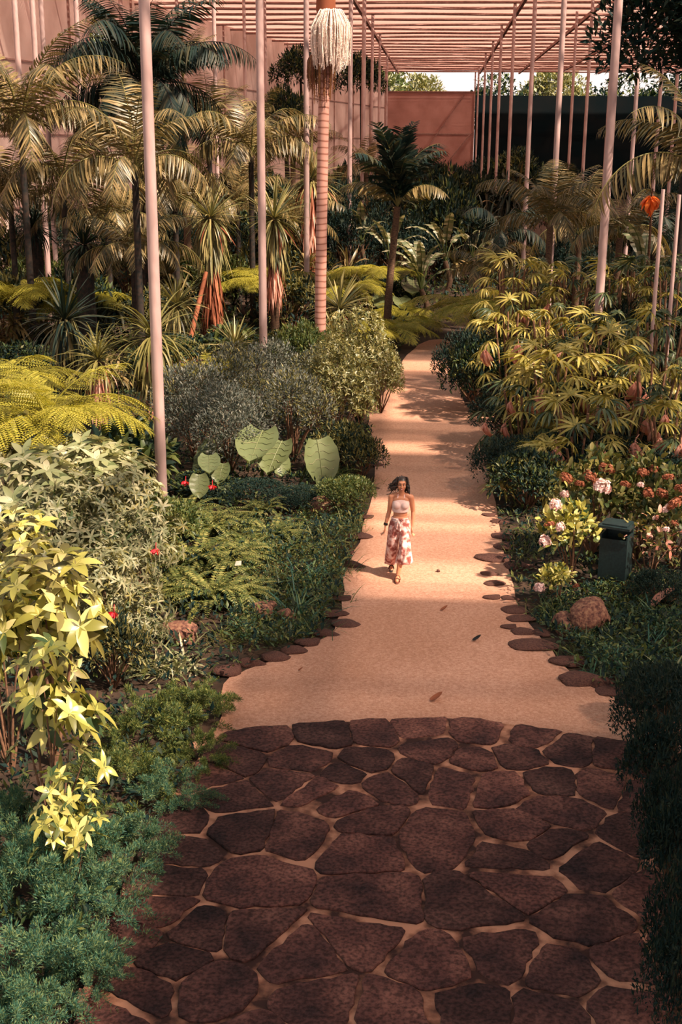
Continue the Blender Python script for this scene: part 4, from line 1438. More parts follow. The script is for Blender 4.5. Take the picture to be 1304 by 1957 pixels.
NEAR = [
    ('yel', 85, 1190, 1.6, 'tall yellow-green umbrella-leaved shrub just above the one with the largest bright leaves', .72, 2.05),
    ('yel2', 85, 1330, 1.6, 'umbrella-leaved shrub with the largest, brightest yellow leaves, low at the left edge', .50, 1.85),
    ('yel', 45, 1085, 1.5, 'yellow-leaved shrub at the left edge below the pale whorled shrubs', .62, 1.85),
    ('yel2', 0, 1200, 1.6, 'umbrella-leaved shrub cut off by the left edge beside the brightest leaves', .5, 1.8),
    ('yel2', 128, 1560, .8, 'small yellow umbrella-leaved plant rising out of the feathery green mounds', .30, 1.05),
    ('grey', 120, 1050, 1.0, 'grey-green feathery shrub behind the yellow umbrella shrubs', .95, 1.55),
    ('grey2', 215, 1010, 1.0, 'grey-green shrub in front of the pale whorled shrubs, left of the thickest pole foot', .95, 1.5),
    ('grey', 265, 1085, .8, 'grey-green shrub with a red flower below the thickest pole', .70, 1.3),
    ('grey2', 205, 1150, .8, 'grey-green shrub with a magenta hanging flower, beside the brightest umbrella shrub', .75, 1.25),
    ('grey', 235, 1205, .4, 'grey-green shrub right behind the variegated strappy plants', .55, .8),
    ('mid2', 215, 1255, .4, 'olive shrub at the edge of the feathery mounds, under the grey-green shrubs', .55, .8),
    ('pale', 55, 985, 1.2, 'pale whorled shrub with silvery leaves at the left edge', .95, 1.7),
    ('pale2', 60, 900, 1.2, 'pale whorled shrub at the left edge just under the yellow tree fern', 1.0, 1.8),
    ('pale', 160, 955, 1.1, 'pale silvery whorled shrub in the middle of the left bed', .95, 1.6),
    ('pale2', 150, 905, 1.1, 'broad-leaved shrub in the shade of the yellow tree fern', .9, 1.5),
    ('pale', 225, 940, .9, 'whorled shrub with long pointed leaves between the tree fern and the pole foot', .75, 1.3),
    ('mid1', 300, 1010, .5, 'low green bush around the foot of the thickest pole', .8, .9),
    ('big', 250, 885, .6, 'shaded broad-leaved bush below the tip of the yellow fern frond', .9, 1.1),
    ('blue', 375, 800, .9, 'grey-blue bush right of the thickest pole, leftmost of the fine-leaved group', 1.05, 1.7),
    ('blue2', 450, 760, .9, 'grey-blue bush left of the pole that rises through the fine-leaved group', .95, 1.7),
    ('blue', 520, 735, .9, 'grey-blue bush wrapped around the foot of the second thickest pole', .95, 1.6),
    ('blue2', 560, 800, .9, 'grey-blue bush between the upright elephant ear leaf and the ringed trunk', .95, 1.6),
    ('blue', 435, 835, .8, 'grey-blue bush directly behind the elephant ear leaves', 1.0, 1.5),
    ('blue2', 605, 740, .9, 'fine-leaved bush at the foot of the ringed palm trunk', .9, 1.5),
    ('bronze', 370, 745, .5, 'reddish bush between the thickest pole and the bright yellow fern', .9, 1.0),
    ('mid2', 340, 700, .6, 'olive undergrowth bush behind the reddish one', 1.1, 1.1),
    ('pathbush', 690, 715, 1.2, 'tall bush with pale flecked leaves leaning over the left path edge', .95, 2.3),
    ('pathbush', 645, 755, 1.1, 'leafy bush between the ringed trunk and the tall path-side bush', .85, 2.0),
    ('pathbush', 728, 720, .9, 'pale leafy bush overhanging the path beyond the walking woman', .55, 1.5),
    ('mid2', 655, 850, .6, 'loose bush with small white flowers beside the elephant ears', .7, .9),
    ('mid2', 690, 880, .4, 'low bush at the path edge left of the walking woman', .55, .75),
    ('mid1', 585, 690, .8, 'dark bush with pale tips left of the ringed trunk foot', 1.0, 1.6),
    ('dark1', 480, 920, .4, 'dark low bush under the elephant ear leaves', .8, .35),
    ('dark2', 400, 905, .4, 'dark bush among the small round leaves right of the thickest pole', .8, .35),
    ('dark1', 570, 940, .3, 'dark low bush between the lowest elephant ear leaf and the upright stone', .6, .35),
    ('mid1', 660, 950, .3, 'low green bush on the path edge just left of the woman', .6, .6),
    ('dark2', 920, 735, .7, 'dark bush at the path edge below the right-hand tree ferns', 1.0, 1.5),
    ('dark1', 905, 700, .9, 'dark bush at the far right path edge', 1.1, 1.6),
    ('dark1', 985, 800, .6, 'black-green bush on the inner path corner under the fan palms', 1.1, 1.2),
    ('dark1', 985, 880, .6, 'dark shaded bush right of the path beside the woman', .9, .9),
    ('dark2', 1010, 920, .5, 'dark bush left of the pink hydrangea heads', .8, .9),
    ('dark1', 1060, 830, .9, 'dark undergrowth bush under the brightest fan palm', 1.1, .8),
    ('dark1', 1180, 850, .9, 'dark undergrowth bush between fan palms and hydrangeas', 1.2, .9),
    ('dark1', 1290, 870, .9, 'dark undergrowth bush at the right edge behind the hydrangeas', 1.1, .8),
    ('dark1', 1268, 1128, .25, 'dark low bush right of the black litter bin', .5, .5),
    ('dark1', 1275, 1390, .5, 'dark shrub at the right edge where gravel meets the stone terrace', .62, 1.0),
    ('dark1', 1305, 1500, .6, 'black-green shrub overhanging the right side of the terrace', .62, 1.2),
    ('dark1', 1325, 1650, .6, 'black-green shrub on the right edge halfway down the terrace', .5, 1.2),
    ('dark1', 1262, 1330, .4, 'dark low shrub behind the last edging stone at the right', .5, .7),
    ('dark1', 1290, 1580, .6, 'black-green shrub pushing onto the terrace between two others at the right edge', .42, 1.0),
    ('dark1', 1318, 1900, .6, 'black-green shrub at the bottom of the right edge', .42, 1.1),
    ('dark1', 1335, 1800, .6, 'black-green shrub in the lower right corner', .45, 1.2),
]
for a in NEAR:
    bush_px(*a)

# filler plants: rows behind the first ones; each knows its row and its place in it
ORD = ['first', 'second', 'third', 'fourth', 'fifth', 'sixth', 'seventh', 'eighth', 'ninth', 'tenth', 'eleventh', 'twelfth']


def row(keys, x0, x1, Y, n, w, h, what, where, yj=1.2, skip=()):
    seen = 0
    for i in range(n):
        x = x0 + (x1 - x0) * (i + .5) / n + rd.uniform(-.3, .3)
        k = keys[i % len(keys)]
        hh = h * rd.uniform(.8, 1.15)
        yy_, ww = Y + rd.uniform(-yj, yj), w * rd.uniform(.9, 1.1)
        if i in skip:
            continue
        bush(k, (x, yy_), f'{what}, {ORD[seen]} from the left, {where}', ww, hh)
        seen += 1


row(('strap0', 'dark2', 'strap1'), -12.5, -5.2, 31, 6, 1.3, 1.1, 'shaded clump', 'behind the drooping spiky clumps', skip=(0,))
row(('strap1', 'mid2', 'strap0', 'dark2'), -14.5, -8.4, 38, 6, 1.5, 1.8, 'mottled green clump', 'behind the black-trunked cabbage palms', skip=(0,))
row(('mid2', 'strap1', 'strap0'), -7.8, -4.4, 36.5, 4, .9, .8, 'low mottled clump', 'around the feet of the red-skirted palms', .7, skip=(1, 2))
row(('mid2', 'strap0', 'mid1', 'strap1'), -17, -3.6, 46, 10, 1.8, 2.5, 'leafy clump', 'under the arching palms by the path')
row(('dark1', 'strap0', 'dark2', 'strap1'), -18, -3.0, 56, 9, 2.1, 3.8, 'tall leafy clump', 'along the foot of the pink wall', skip=(1,))
row(('dark2', 'strap1', 'mid1'), -15, -4, 72, 7, 2.6, 4.6, 'distant tall bush', 'behind the tight row of poles', skip=(0, 4))
row(('strap0', 'dark1', 'dark2', 'strap1'), -3.2, 3.6, 58, 5, 1.9, 3.4, 'dark thicket bush', 'closing the view beyond the path end')
row(('dark1', 'strap1', 'dark2'), -3.6, 4.6, 74, 5, 2.4, 4.4, 'far thicket bush', 'under the brown back panel', skip=(1,))
row(('dark1', 'dark2'), -8, 8, 118, 6, 3.2, 4.6, 'farthest dim bush', 'at the very foot of the back panel', skip=(0, 1, 3))
row(('dark1', 'strap1'), 4.4, 17, 50, 6, 2.0, 2.4, 'dark bush', 'behind the fan palm thicket', skip=(3, 4, 5))
row(('dark1', 'strap0'), 5.0, 24, 66, 7, 2.4, 4.0, 'dim bush', 'before the dark wall', skip=(3, 4, 5, 6))
row(('dark1',), 3.0, 10.8, 30.6, 6, 1.2, 2.2, 'dark bush', 'deep inside the top of the fan palm thicket', .3, skip=(3, 4, 5))  # this row and the next two: dark bushes added as shade between fans
row(('dark1',), 2.8, 9.0, 26.8, 5, 1.0, 1.5, 'dark bush', 'in the middle of the fan palm thicket', .3, skip=(3, 4))
row(('dark1',), 2.6, 7.6, 24.6, 5, .9, .9, 'dark bush', 'at the foot of the fan palm thicket', .3, skip=(3, 4))
row(('dark1',), 1.9, 3.4, 41, 2, .9, 1.3, 'black-green bush', 'where the path bends out of sight')
for x, y, k, w, h, lab in ((560, 640, 'mid2', 1.3, 1.7, 'olive bush seen between the pole and the ringed trunk'), (430, 700, 'big', 1.0, .9, 'broad-leaved bush under the long red-skirted palm'),
                           (700, 600, 'dark1', 1.2, 1.7, 'dark bush under the umbrella-shaped tree fern'), (770, 610, 'dark2', 1.0, 1.3, 'dark bush behind the leaning palm foot'), (600, 600, 'dark1', 1.4, 2.0, 'dark bush in the gap behind the ringed trunk')):
    bush(k, gp(x, y), lab, w, h)

# trees outside, seen through the open strips under the roof
for x, y, Y, w, h, lab in ((690, 165, 104, 2.2, 3.6, 'dark tree crown against the pale wall among the tight row of poles'), (575, 150, 96, 2.4, 3.2, 'dark tree crown under the roof left of the ringed trunk'), (545, 240, 70, 1.6, 3.0, 'hazy tree crown against the pale wall behind the second thickest pole')):
    c = at(x, y, Y)
    g = G()
    tube(g, [(0, 0, -.1), (.15, 0, c.z * .5), (0, 0, c.z)], [.2, .15, .08], 8)
    f_, s_ = P['dark2'][2][0][1], P['mid2'][2][0][1]
    place(('slender_tree', 'tree', [('foliage', f_, (0, 0, c.z - h * .5), (0, 0, 0), (w, w, h)), ('trunk', g.mesh('trunk', [M['darktrunk']]), (0, 0, 0), (0, 0, 0), 1)]), lab, (c.x, c.y, 0))
OUT = [('mid1', -9, 162, 5, 15, 'pale tree outside, first from the left beyond the back wall opening'), ('mid2', -2.5, 166, 4, 13.0, 'thin tree outside, seen in the opening above the brown panel'), ('dark2', 7, 158, 4.5, 12.5, 'tree outside, just right of the brown panel above the dark wall'),
       ('mid2', 14, 160, 5, 13.2, 'tree outside above the middle of the dark wall'), ('dark2', 21, 157, 5, 12.4, 'tree outside above the right part of the dark wall'), ('dark1', 29, 156, 5, 14, 'dark tree outside above the right end of the dark wall'), ('mid2', -21.5, 78, 3.2, 11.6, 'tree outside the pink wall below its bright opening')]
TREE_OUT = [shrub(6, 4, 3000, .55, .45, m, 90 + i, 16, jit=.8, low=-.2, mat2=m2, frac2=.4) for i, (m, m2) in enumerate((('mid', 'pale'), ('olive', 'pale'), ('dark', 'mid')))]
for k, x, y, w, h, lab in OUT:
    i = {'mid1': 0, 'mid2': 1, 'dark2': 2, 'dark1': 2}[k]
    g = G()
    tube(g, [(0, 0, -.1), (.2, 0, h * .4), (0, 0, h - 2)], [.28, .2, .1], 8)
    q = w / 4
    place(('outdoor_tree', 'tree', [('foliage', TREE_OUT[i][0], (0, 0, h - 6 * q), (0, 0, rd.uniform(0, 6)), q), ('trunk', g.mesh('trunk', [M['darktrunk']]), (0, 0, 0), (0, 0, 0), 1)]), lab, (x, y, 0))


# ------------------------------------------------------------------ small near plants
MOUND = [plume_mound(1, .9, 46, 330, seed=1).mesh('feathery_fern_mound', [M['teal']]), plume_mound(1, .9, 40, 330, seed=2).mesh('feathery_fern_mound', [M['teal']]), plume_mound(1, 1.0, 44, 330, seed=3).mesh('feathery_fern_mound', [M['teal']])]
MOUND += [plume_mound(1, .9, 52, 330, 'moss', 4, pl=.5).mesh('feathery_fern_mound', [M['moss']]), plume_mound(1, .8, 48, 330, 'moss', 5, pl=.55).mesh('feathery_fern_mound', [M['moss']])]
MOUNDS = [(372, 1340, .62, 'feathery green mound touching the gravel at the terrace corner'), (285, 1365, .70, 'feathery green mound under the variegated strappy plants'), (385, 1430, .45, 'small feathery mound spilling onto the corner of the terrace'),
          (235, 1470, .72, 'feathery mound right of the brightest umbrella leaves'), (330, 1500, .50, 'feathery mound beside the upper left paving stones'), (115, 1610, .78, 'feathery mound below the small yellow umbrella plant'), (238, 1600, .52, 'feathery mound at the left terrace edge halfway down'),
          (35, 1720, .80, 'bluish feathery mound at the left edge, below the small yellow plant'), (175, 1710, .68, 'feathery mound beside the oval paving stone on the left'), (85, 1840, .72, 'bluish feathery mound in the lower left corner'), (5, 1930, .60, 'feathery mound cut by the bottom left corner'),
          (168, 1850, .40, 'small feathery tuft on the left terrace edge near the bottom'), (30, 1560, .60, 'shaded feathery mound at the left edge above the teal one')]
for i, (x, y, s, lab) in enumerate(MOUNDS):
    p = gp(x, y, .45 * s)
    tag(obj('feathery_fern_mound', MOUND[3 + i % 2 if y < 1480 else i % 3], None, (p.x, p.y, 0), (0, 0, i * 1.3), (s, s, s * 1.1)), lab, 'fern')

SWF = [sword_fern(34, 1.0, .16, seed=1), sword_fern(30, .9, .15, seed=2), sword_fern(36, .85, .13, seed=3, e0=(25, 80))]
SWORDS = [(352, 975, 1.0, 'sword fern right at the foot of the thickest pole'), (395, 985, 1.05, 'tall sword fern with curled tips right of the thickest pole foot'), (440, 985, .95, 'sword fern left of the dark bush under the elephant ears'), (372, 1050, 1.1, 'largest sword fern arching in the middle of the fern bank'),
          (425, 1055, 1.05, 'sword fern whose long frond points to the white scrap'), (350, 1100, .9, 'sword fern beside the grey-green shrubs'), (405, 1115, 1.0, 'sword fern hanging above the mossy stone'), (455, 1120, .8, 'low sword fern right of the fern bank'), (470, 1030, .9, 'sword fern next to the white scrap'),
          (520, 1010, .8, 'sword fern in the upper part of the low green slope'), (500, 960, .7, 'small sword fern under the elephant ears'), (600, 930, .75, 'straggly fern left of the upright stone'), (640, 905, .7, 'fern at the path edge above the upright stone')]
for i, (x, y, s, lab) in enumerate(SWORDS):
    p = gp(x, y, .35 * s)
    tag(obj('sword_fern', SWF[i % 3], None, (p.x, p.y, 0), (0, 0, i * 2.1), s), lab, 'fern')

GT = [grass_tuft(120, .42, .014, 'mid', 1, .22), grass_tuft(120, .42, .014, 'sword', 2, .22), grass_tuft(90, .5, .02, 'teal', 3, .2), grass_tuft(70, .42, .030, 'pale', 4, .12, .1)]
TUFTS = [(560, 1040, 1, 1.0, 'grassy tuft on the upper low slope left of the woman'), (610, 1035, 1, 1.0, 'grassy tuft overhanging the path edge stones'), (640, 1075, 0, .9, 'grassy tuft by the pointed edging stone'), (590, 1100, 2, 1.0, 'teal grass tuft in the middle of the low slope'), (530, 1100, 0, 1.1, 'grass tuft behind the reddish mossy stone'),
         (620, 1130, 0, .9, 'grass tuft along the flat edging stones'), (560, 1160, 2, 1.0, 'teal grass tuft low on the slope'), (590, 1195, 0, .7, 'grass tuft just above the lower edging stones'), (470, 1190, 2, .8, 'grass tuft above the round edging stones'), (430, 1210, 1, .7, 'bright tuft beside the pale boulder'),
         (520, 1215, 0, .6, 'small tuft behind the round edging stones'), (700, 920, 1, .7, 'tuft on the path edge behind the woman'), (660, 1000, 1, .8, 'tuft above the shaded edging stone'),
         (255, 1262, 3, .9, 'pale strappy plant, leftmost of the variegated row'), (300, 1258, 3, 1.0, 'pale strappy plant in the middle of the variegated row'), (345, 1262, 3, 1.0, 'pale strappy plant, rightmost of the variegated row'),
         (1055, 1160, 0, .8, 'grass tuft left of the boulder by the litter bin'), (1170, 1215, 0, .9, 'grass tuft right of the boulder'), (1215, 1150, 1, .9, 'bright grass tuft beyond the boulder'), (1270, 1180, 2, 1.0, 'bright green tuft at the right edge'), (1250, 1235, 2, 1.0, 'dark green tuft at the right edge below the bright one'),
         (1110, 1235, 0, .8, 'grass tuft under the boulder'), (1160, 1270, 2, .8, 'grass tuft behind the largest right edging stone'), (1020, 1010, 1, .8, 'dry tuft on the right path edge near the hydrangea'), (1005, 1045, 1, .7, 'tuft among the long edging stones on the right'), (1285, 1285, 3, .9, 'pale-bladed tuft in the shade at the right edge')]
for i, (x, y, k, s, lab) in enumerate(TUFTS):
    p = gp(x, y, .15 * s)
    tag(obj('grass_tuft' if k < 3 else 'strappy_plant', GT[k], None, (p.x, p.y, 0), (0, 0, i * 1.7), s), lab, 'grass' if k < 3 else 'plant')

# elephant ears
EARS = [big_leaf(.62, .50, 'ear', .55, 1), big_leaf(.55, .46, 'ear', .45, 2, lean=.9), big_leaf(.62, .52, 'ear', .8, 3, lean=.25)]


def ears(x, y, z, label, leaves, s=1.0):
    p = gp(x, y, z)
    t = thing('elephant_ear_plant', label, 'plant', (p.x, p.y, 0))
    for k, (lx, ly, lY, rz, tilt, ss) in enumerate(leaves):
        q = at(lx, ly, p.y + lY)
        m = EARS[k % 3]
        # the stalk roots on the plant: leaf blade top near q
        st = (.55, .45, .8)[k % 3] * ss
        o = obj('leaf', m, t, (q.x - p.x, q.y - p.y, max(.02, q.z - st)), (R(tilt), 0, R(rz)), ss)


ears(520, 905, .1, 'elephant ear plant with huge veined leaves beside the path', [(500, 855, -.55, 172, 24, 1.6), (556, 868, 0, 160, 10, 1.45), (572, 915, -.5, 215, -25, 1.4), (452, 868, 0, 130, -15, 1.35), (525, 878, .1, 200, 5, .9), (470, 835, .5, 150, 20, .9), (600, 862, .3, 235, 10, .7)])
ears(352, 940, .1, 'small round-leaved plant in the shade right of the thickest pole', [(345, 905, .1, 140, -10, .85), (400, 880, .3, 190, 20, .9), (382, 938, -.3, 190, -15, .7), (355, 925, -.2, 120, -20, .85), (405, 920, 0, 220, -20, .8), (430, 900, .2, 170, 0, .7)])
ears(240, 905, .1, 'round-leaved plant with pale blades behind the tip of the yellow fern', [(215, 835, .3, 150, 10, 1.0), (255, 830, .3, 200, 15, 1.1), (292, 825, .4, 180, 20, .9), (200, 870, 0, 170, -10, .8), (265, 880, -.2, 210, -15, .9)])
c = gp(785, 600)
ears(700, 610, .1, 'pale broad-leaved plant at the foot of the leaning palm near the path end', [(735, 605, 0, 170, 20, 1.5), (760, 580, 0, 200, 20, 1.5), (790, 545, .2, 180, 25, 1.7), (775, 520, .3, 160, 25, 1.4)])

# fallen / red flowers on the grey-green shrubs
for x, y, Y, lab in ((218, 1170, 12.0, 'magenta hanging flower on the grey-green shrub'), (298, 1050, 13.9, 'red hanging flower below the thickest pole'), (355, 920, 18.9, 'small red flower among the round leaves'), (406, 928, 18.6, 'tiny red flower right of the round leaves')):
    g = G()
    d = sph(14, -1, -.1)
    g.inst(lt('leaf', .5, 3, .3, .2, .6), frames(d, d + .01, np.full(14, .07)), d * .012)
    tube(g, [(0, 0, .0), (0, .02, .08)], .004, 4)
    q = at(x, y, Y)
    tag(obj('hanging_flower', g.mesh('hanging_flower', [M['red']]), None, q), lab, 'flower')

# ------------------------------------------------------------------ rocks and edging stones
ROCKS = [(342, 1208, (.30, .24, .20), 'pinkish boulder with white petals below the grey-green shrubs'), (505, 1165, (.24, .20, .15), 'reddish mossy stone in the low green slope'), (548, 1178, (.14, .16, .13), 'ochre stone right of the reddish mossy one'), (613, 968, (.24, .18, .22), 'upright brown stone left of the woman'),
         (1128, 1178, (.38, .28, .30), 'rounded brown boulder in front of the litter bin'), (1082, 1190, (.30, .22, .18), 'shadowed rock beside the rounded brown boulder'), (588, 962, (.10, .10, .13), 'pale stone leaning on the upright brown one')]
for i, (x, y, r_, lab) in enumerate(ROCKS):
    p = gp(x, y, r_[2] * .6)
    tag(obj('boulder', rock(i + 3, r_), None, (p.x, p.y, r_[2] * .45), (0, 0, i)), lab, 'rock')
ESTONE = [rock(20 + i, (.5, .42, .22), .12, 'edge', 'edging_stone', sphere_tmpl(16, 10)) for i in range(4)]
LEFT_E = [(437, 1278, 72, 1.0), (482, 1264, 56, 1.2), (526, 1252, 62, .9), (562, 1240, 54, .8), (590, 1224, 62, .8), (622, 1206, 60, .5), (660, 1188, 62, .45), (640, 1170, 58, .45), (655, 1140, 50, .5), (676, 1077, 50, .8), (652, 1050, 56, .9), (684, 1022, 60, .5), (700, 985, 40, .5), (705, 930, 44, .5), (716, 885, 40, .5)]
RIGHT_E = [(936, 981, 34, .5), (955, 994, 38, .5), (964, 1022, 58, .5), (972, 1042, 60, .6), (945, 1063, 86, .45), (992, 1078, 62, .6), (936, 1093, 40, .6), (946, 1112, 44, .6), (942, 1138, 44, .55), (976, 1140, 40, .4), (986, 1162, 62, .4), (997, 1179, 60, .4), (974, 1194, 40, .5), (1006, 1204, 62, .5), (1036, 1206, 44, .5), (1020, 1230, 100, .45), (1088, 1260, 88, .6), (1120, 1296, 110, .8), (1215, 1338, 80, .5), (1168, 1318, 60, .5)]
NUM = ['nearest', 'second nearest', 'third nearest', 'fourth nearest', 'fifth nearest', 'sixth nearest', 'seventh nearest', 'eighth nearest', 'ninth nearest', 'tenth nearest', 'eleventh nearest', 'twelfth nearest', 'thirteenth nearest', 'fourteenth nearest', 'fifteenth nearest', 'sixteenth nearest', 'seventeenth nearest', 'eighteenth nearest', 'nineteenth nearest', 'farthest']
for side, lst in (('left', LEFT_E), ('right', RIGHT_E)):
    order = sorted(range(len(lst)), key=lambda i: -lst[i][1])
    for rank, i in enumerate(order):
        x, y, w, hk = lst[i]
        p = gp(x, y, .05)
        zc = (CAM_H ** 2 + p.x ** 2 + p.y ** 2) ** .5
        sx = w / F_PX * zc
        tag(obj('edging_stone', ESTONE[i % 4], None, (p.x, p.y, .02), (0, 0, rd.uniform(-.3, .3) + (3.14 if i % 2 else 0)), (sx, sx * rd.uniform(.75, 1.0), .55 * hk * sx + .1)),
            f'flat dark edging stone, {NUM[rank] if rank < len(lst) - 1 else "farthest"} along the {side} edge of the gravel path', 'stone', f'edging stones along the {side} side of the path')

# small things lying on the path
for x, y, s, m, lab in ((913, 1226, .10, 'black', 'dark curled leaf on the gravel beside the long right edging stone'), (836, 1341, .13, 'skirt', 'flat brown leaf on the gravel just before the stone terrace'), (850, 1168, .09, 'skirt', 'small brown leaf on the gravel below the walking woman'), (575, 1283, .05, 'skirt', 'small brown fragment on the gravel beside the round edging stones')):
    g = G()
    g.inst(lt('leaf', .5, 5, -.5, .5, .7), frames(np.array([[1.0, .2, .1], [.9, -.4, .15]]), np.array([[0, 0, 1.0]]), s * np.array([1.4, 1.0])), np.zeros((2, 3)))
    tag(obj('fallen_leaf', g.mesh('fallen_leaf', [M[m]]), None, gp(x, y, .02) - Vector((s * .6, 0, -.012)), (0, 0, .3)), lab, 'leaf')
tag(obj('pebble', rock(40, (.035, .03, .03), .1, 'edge', 'pebble', SPH), None, gp(838, 1093, .02) + Vector((0, 0, .015))), 'small dark pebble on the sunlit gravel right of the woman', 'stone')
g = G()
g.add([[-.05, 0, 0], [.05, -.01, .01], [.05, .02, .07], [-.03, .01, .065]], [[0, 1, 2, 3]])
g.add([[-.05, 0, 0], [-.03, .01, .065], [-.03, .06, .05], [-.05, .06, 0]], [[0, 1, 2, 3]])
tag(obj('paper_scrap', g.mesh('paper_scrap', [M['white']], False), None, at(455, 1081, 17.2)), 'small white scrap caught in the sword ferns', 'litter')
pb = gp(342, 1208, .12)
for dx, dy, r_, lab in ((.06, -.19, .026, 'larger white petal on the pinkish boulder'), (.12, -.235, .018, 'smaller white petal low on the pinkish boulder')):
    g = G()
    ball(g, (0, 0, 0), (r_, r_ * .8, r_ * .6))
    tag(obj('fallen_petal', g.mesh('fallen_petal', [M['white']]), None, (pb.x + dx, pb.y + dy, .17 if r_ > .02 else .10)), lab, 'petal')
q = gp(1258, 1150, .15)
g = G()
g.inst(lt('leaf', .3, 5, .5, .7, .6), frames(np.array([[.5, 0, .85]]), np.array([[-.8, -.5, .3]]), np.array([.46])), np.zeros((1, 3)))
tag(obj('fallen_leaf', g.mesh('fallen_leaf', [M['dead']]), None, q - Vector((.1, .1, .06))), 'large curled orange-brown leaf standing in the grass at the right edge', 'leaf')

# ------------------------------------------------------------------ litter bin on a post
bb = gp(1180, 1120)
t = thing('litter_bin', 'black litter bin on a post among the hydrangeas', 'bin', bb, R(-24))
g = G()
box(g, (.06, .02, .5), (.12, .10, 1.0))
obj('post', g.mesh('post', [M['twig']], False), t)
g = G()
W_, D_, H_ = .40, .34, .66
for sx in (-1, 1):
    box(g, (sx * (W_ / 2 - .01), -.2, .55), (.02, D_, H_))
box(g, (0, -.2 + D_ / 2 - .01, .55), (W_ - .04, .02, H_))
box(g, (0, -.2 - D_ / 2 + .01, .52), (W_ - .04, .02, H_ - .06))
box(g, (0, -.2, .23), (W_ - .04, D_ - .04, .02))
obj('body', g.mesh('body', [M['binpaint']], False), t)
g = G()
box(g, (0, -.2 - D_ / 2 - .006, .80), (W_ - .03, .016, .05), 0)
obj('front_lip', g.mesh('front_lip', [M['binpaint']], False), t)
g = G()
box(g, (0, -.2, 1.0), (W_ + .06, D_ + .08, .035))
box(g, (0, -.2, 1.025), (W_ - .04, D_ - .02, .03))
for sx in (-1, 1):
    box(g, (sx * (W_ / 2 - .015), -.2 + D_ / 2 - .04, .93), (.025, .05, .12))
obj('lid', g.mesh('lid', [M['binpaint']], False), t)
for o in t.children:
    if o.name.split('.')[0] == 'post':
        continue
c = gp(1302, 1140)
g = G()
tube(g, [(0, 0, -.05), (0, 0, 1.25)], .05, 10)
tag(obj('dark_post', g.mesh('dark_post', [M['darktrunk']]), None, c), 'dark wooden post at the right edge, right of the litter bin', 'post')

# ------------------------------------------------------------------ hydrangeas
def flower_head(mat, seed, n=150):
    r = np.random.default_rng(seed)
    g = G()
    d = sph(n, -.45, 1, r)
    for k in range(4):
        rf = nrm(np.cross(d, r.normal(0, 1, (n, 3))))
        g.inst(lt('kite', .9, .1), frames(rf + d * .3, d, r.uniform(.22, .34, n)), d * (.62 + .26 * np.sin(d[:, :1] * 5 + seed) * np.sin(d[:, 1:2] * 6) + .12))
    return g.mesh('flower_head', [M[mat]])


HEADS = {k: [flower_head(k, 1), flower_head(k, 2)] for k in ('pink', 'rust')}
HY = [shrub(1.3, 1, 850, .135, .6, 'mid', 31, 14, style='leaf', lobe_r=.33, mat2='olive', frac2=.5, up=.5, jit=.7), shrub(1.3, .9, 330, .20, .62, 'yellow', 32, 8, style='leaf', mat2='mid', frac2=.35, up=.7), shrub(1.3, 1, 170, .16, .5, 'olive', 33, 10, style='leaf', mat2='dead', frac2=.4)]


def hydrangea(x, y, z, label, k, w, h, heads):
    p = gp(x, y, z)
    t = thing('hydrangea_bush', label, 'bush', (p.x, p.y, 0))
    a = rd.uniform(0, 6)
    obj('foliage', HY[k][0], t, (0, 0, 0), (0, 0, a), (w, w, h / 1.3))
    obj('stem', HY[k][1], t, (0, 0, 0), (0, 0, a), (w, w, h / 1.3))
    for m, hx, hy, dY, s in heads:
        q = at(hx, hy, p.y + dY - (.40 if w > .7 else .1))
        o = obj('flower_head', HEADS[m][len(t.children) % 2], t, (q.x - p.x, q.y - p.y, q.z), (R(rd.uniform(-40, -5)), 0, rd.uniform(0, 6)), (s * rd.uniform(.9, 1.1), s * rd.uniform(.8, 1.0), s * (.95 if m == 'pink' else rd.uniform(.5, .75))))
        o['label'] = 'pale pink flower head' if m == 'pink' else 'withered rust-red flower head'


hydrangea(1095, 1045, .6, 'hydrangea with bright yellow-green leaves left of the litter bin', 1, .62, 1.05, [('pink', 1062, 966, -.2, .11), ('pink', 1041, 1034, -.4, .10), ('pink', 1072, 1008, -.5, .085), ('rust', 1052, 1002, -.4, .085)])
hydrangea(1070, 1130, .2, 'small low hydrangea at the path edge with one pink head', 1, .36, .5, [('pink', 1031, 1124, -.2, .085), ('rust', 1102, 1120, -.2, .06)])
hydrangea(1140, 975, .8, 'hydrangea behind the litter bin with one large pink head', 0, .85, 1.5, [('pink', 1150, 931, -.5, .14), ('pink', 1080, 945, -.4, .07), ('rust', 1083, 914, 0, .13), ('rust', 1128, 912, -.1, .13), ('rust', 1158, 896, .2, .14), ('rust', 1195, 926, -.3, .09), ('rust', 1108, 925, -.2, .09)])
hydrangea(1225, 975, .8, 'hydrangea right behind the litter bin with rust-red heads', 0, .85, 1.45, [('rust', 1229, 903, .1, .11), ('rust', 1250, 899, .2, .11), ('pink', 1225, 927, -.3, .055), ('rust', 1240, 942, -.4, .10), ('rust', 1266, 944, -.4, .11)])
hydrangea(1290, 990, .8, 'hydrangea at the right edge with dry rusty heads', 0, .75, 1.4, [('rust', 1292, 962, -.5, .14), ('rust', 1300, 935, -.2, .10), ('rust', 1278, 912, 0, .09), ('pink', 1272, 975, -.5, .055)])
hydrangea(1245, 1060, .5, 'sparse hydrangea with bare reddish stems right of the litter bin', 2, .62, 1.0, [('pink', 1274, 1012, -.3, .05), ('rust', 1290, 1000, -.2, .08)])

# ------------------------------------------------------------------ undergrowth nobody could count
PB = [tuple(p) for p in PATH]
TB = [tuple(p) for p in TERR]


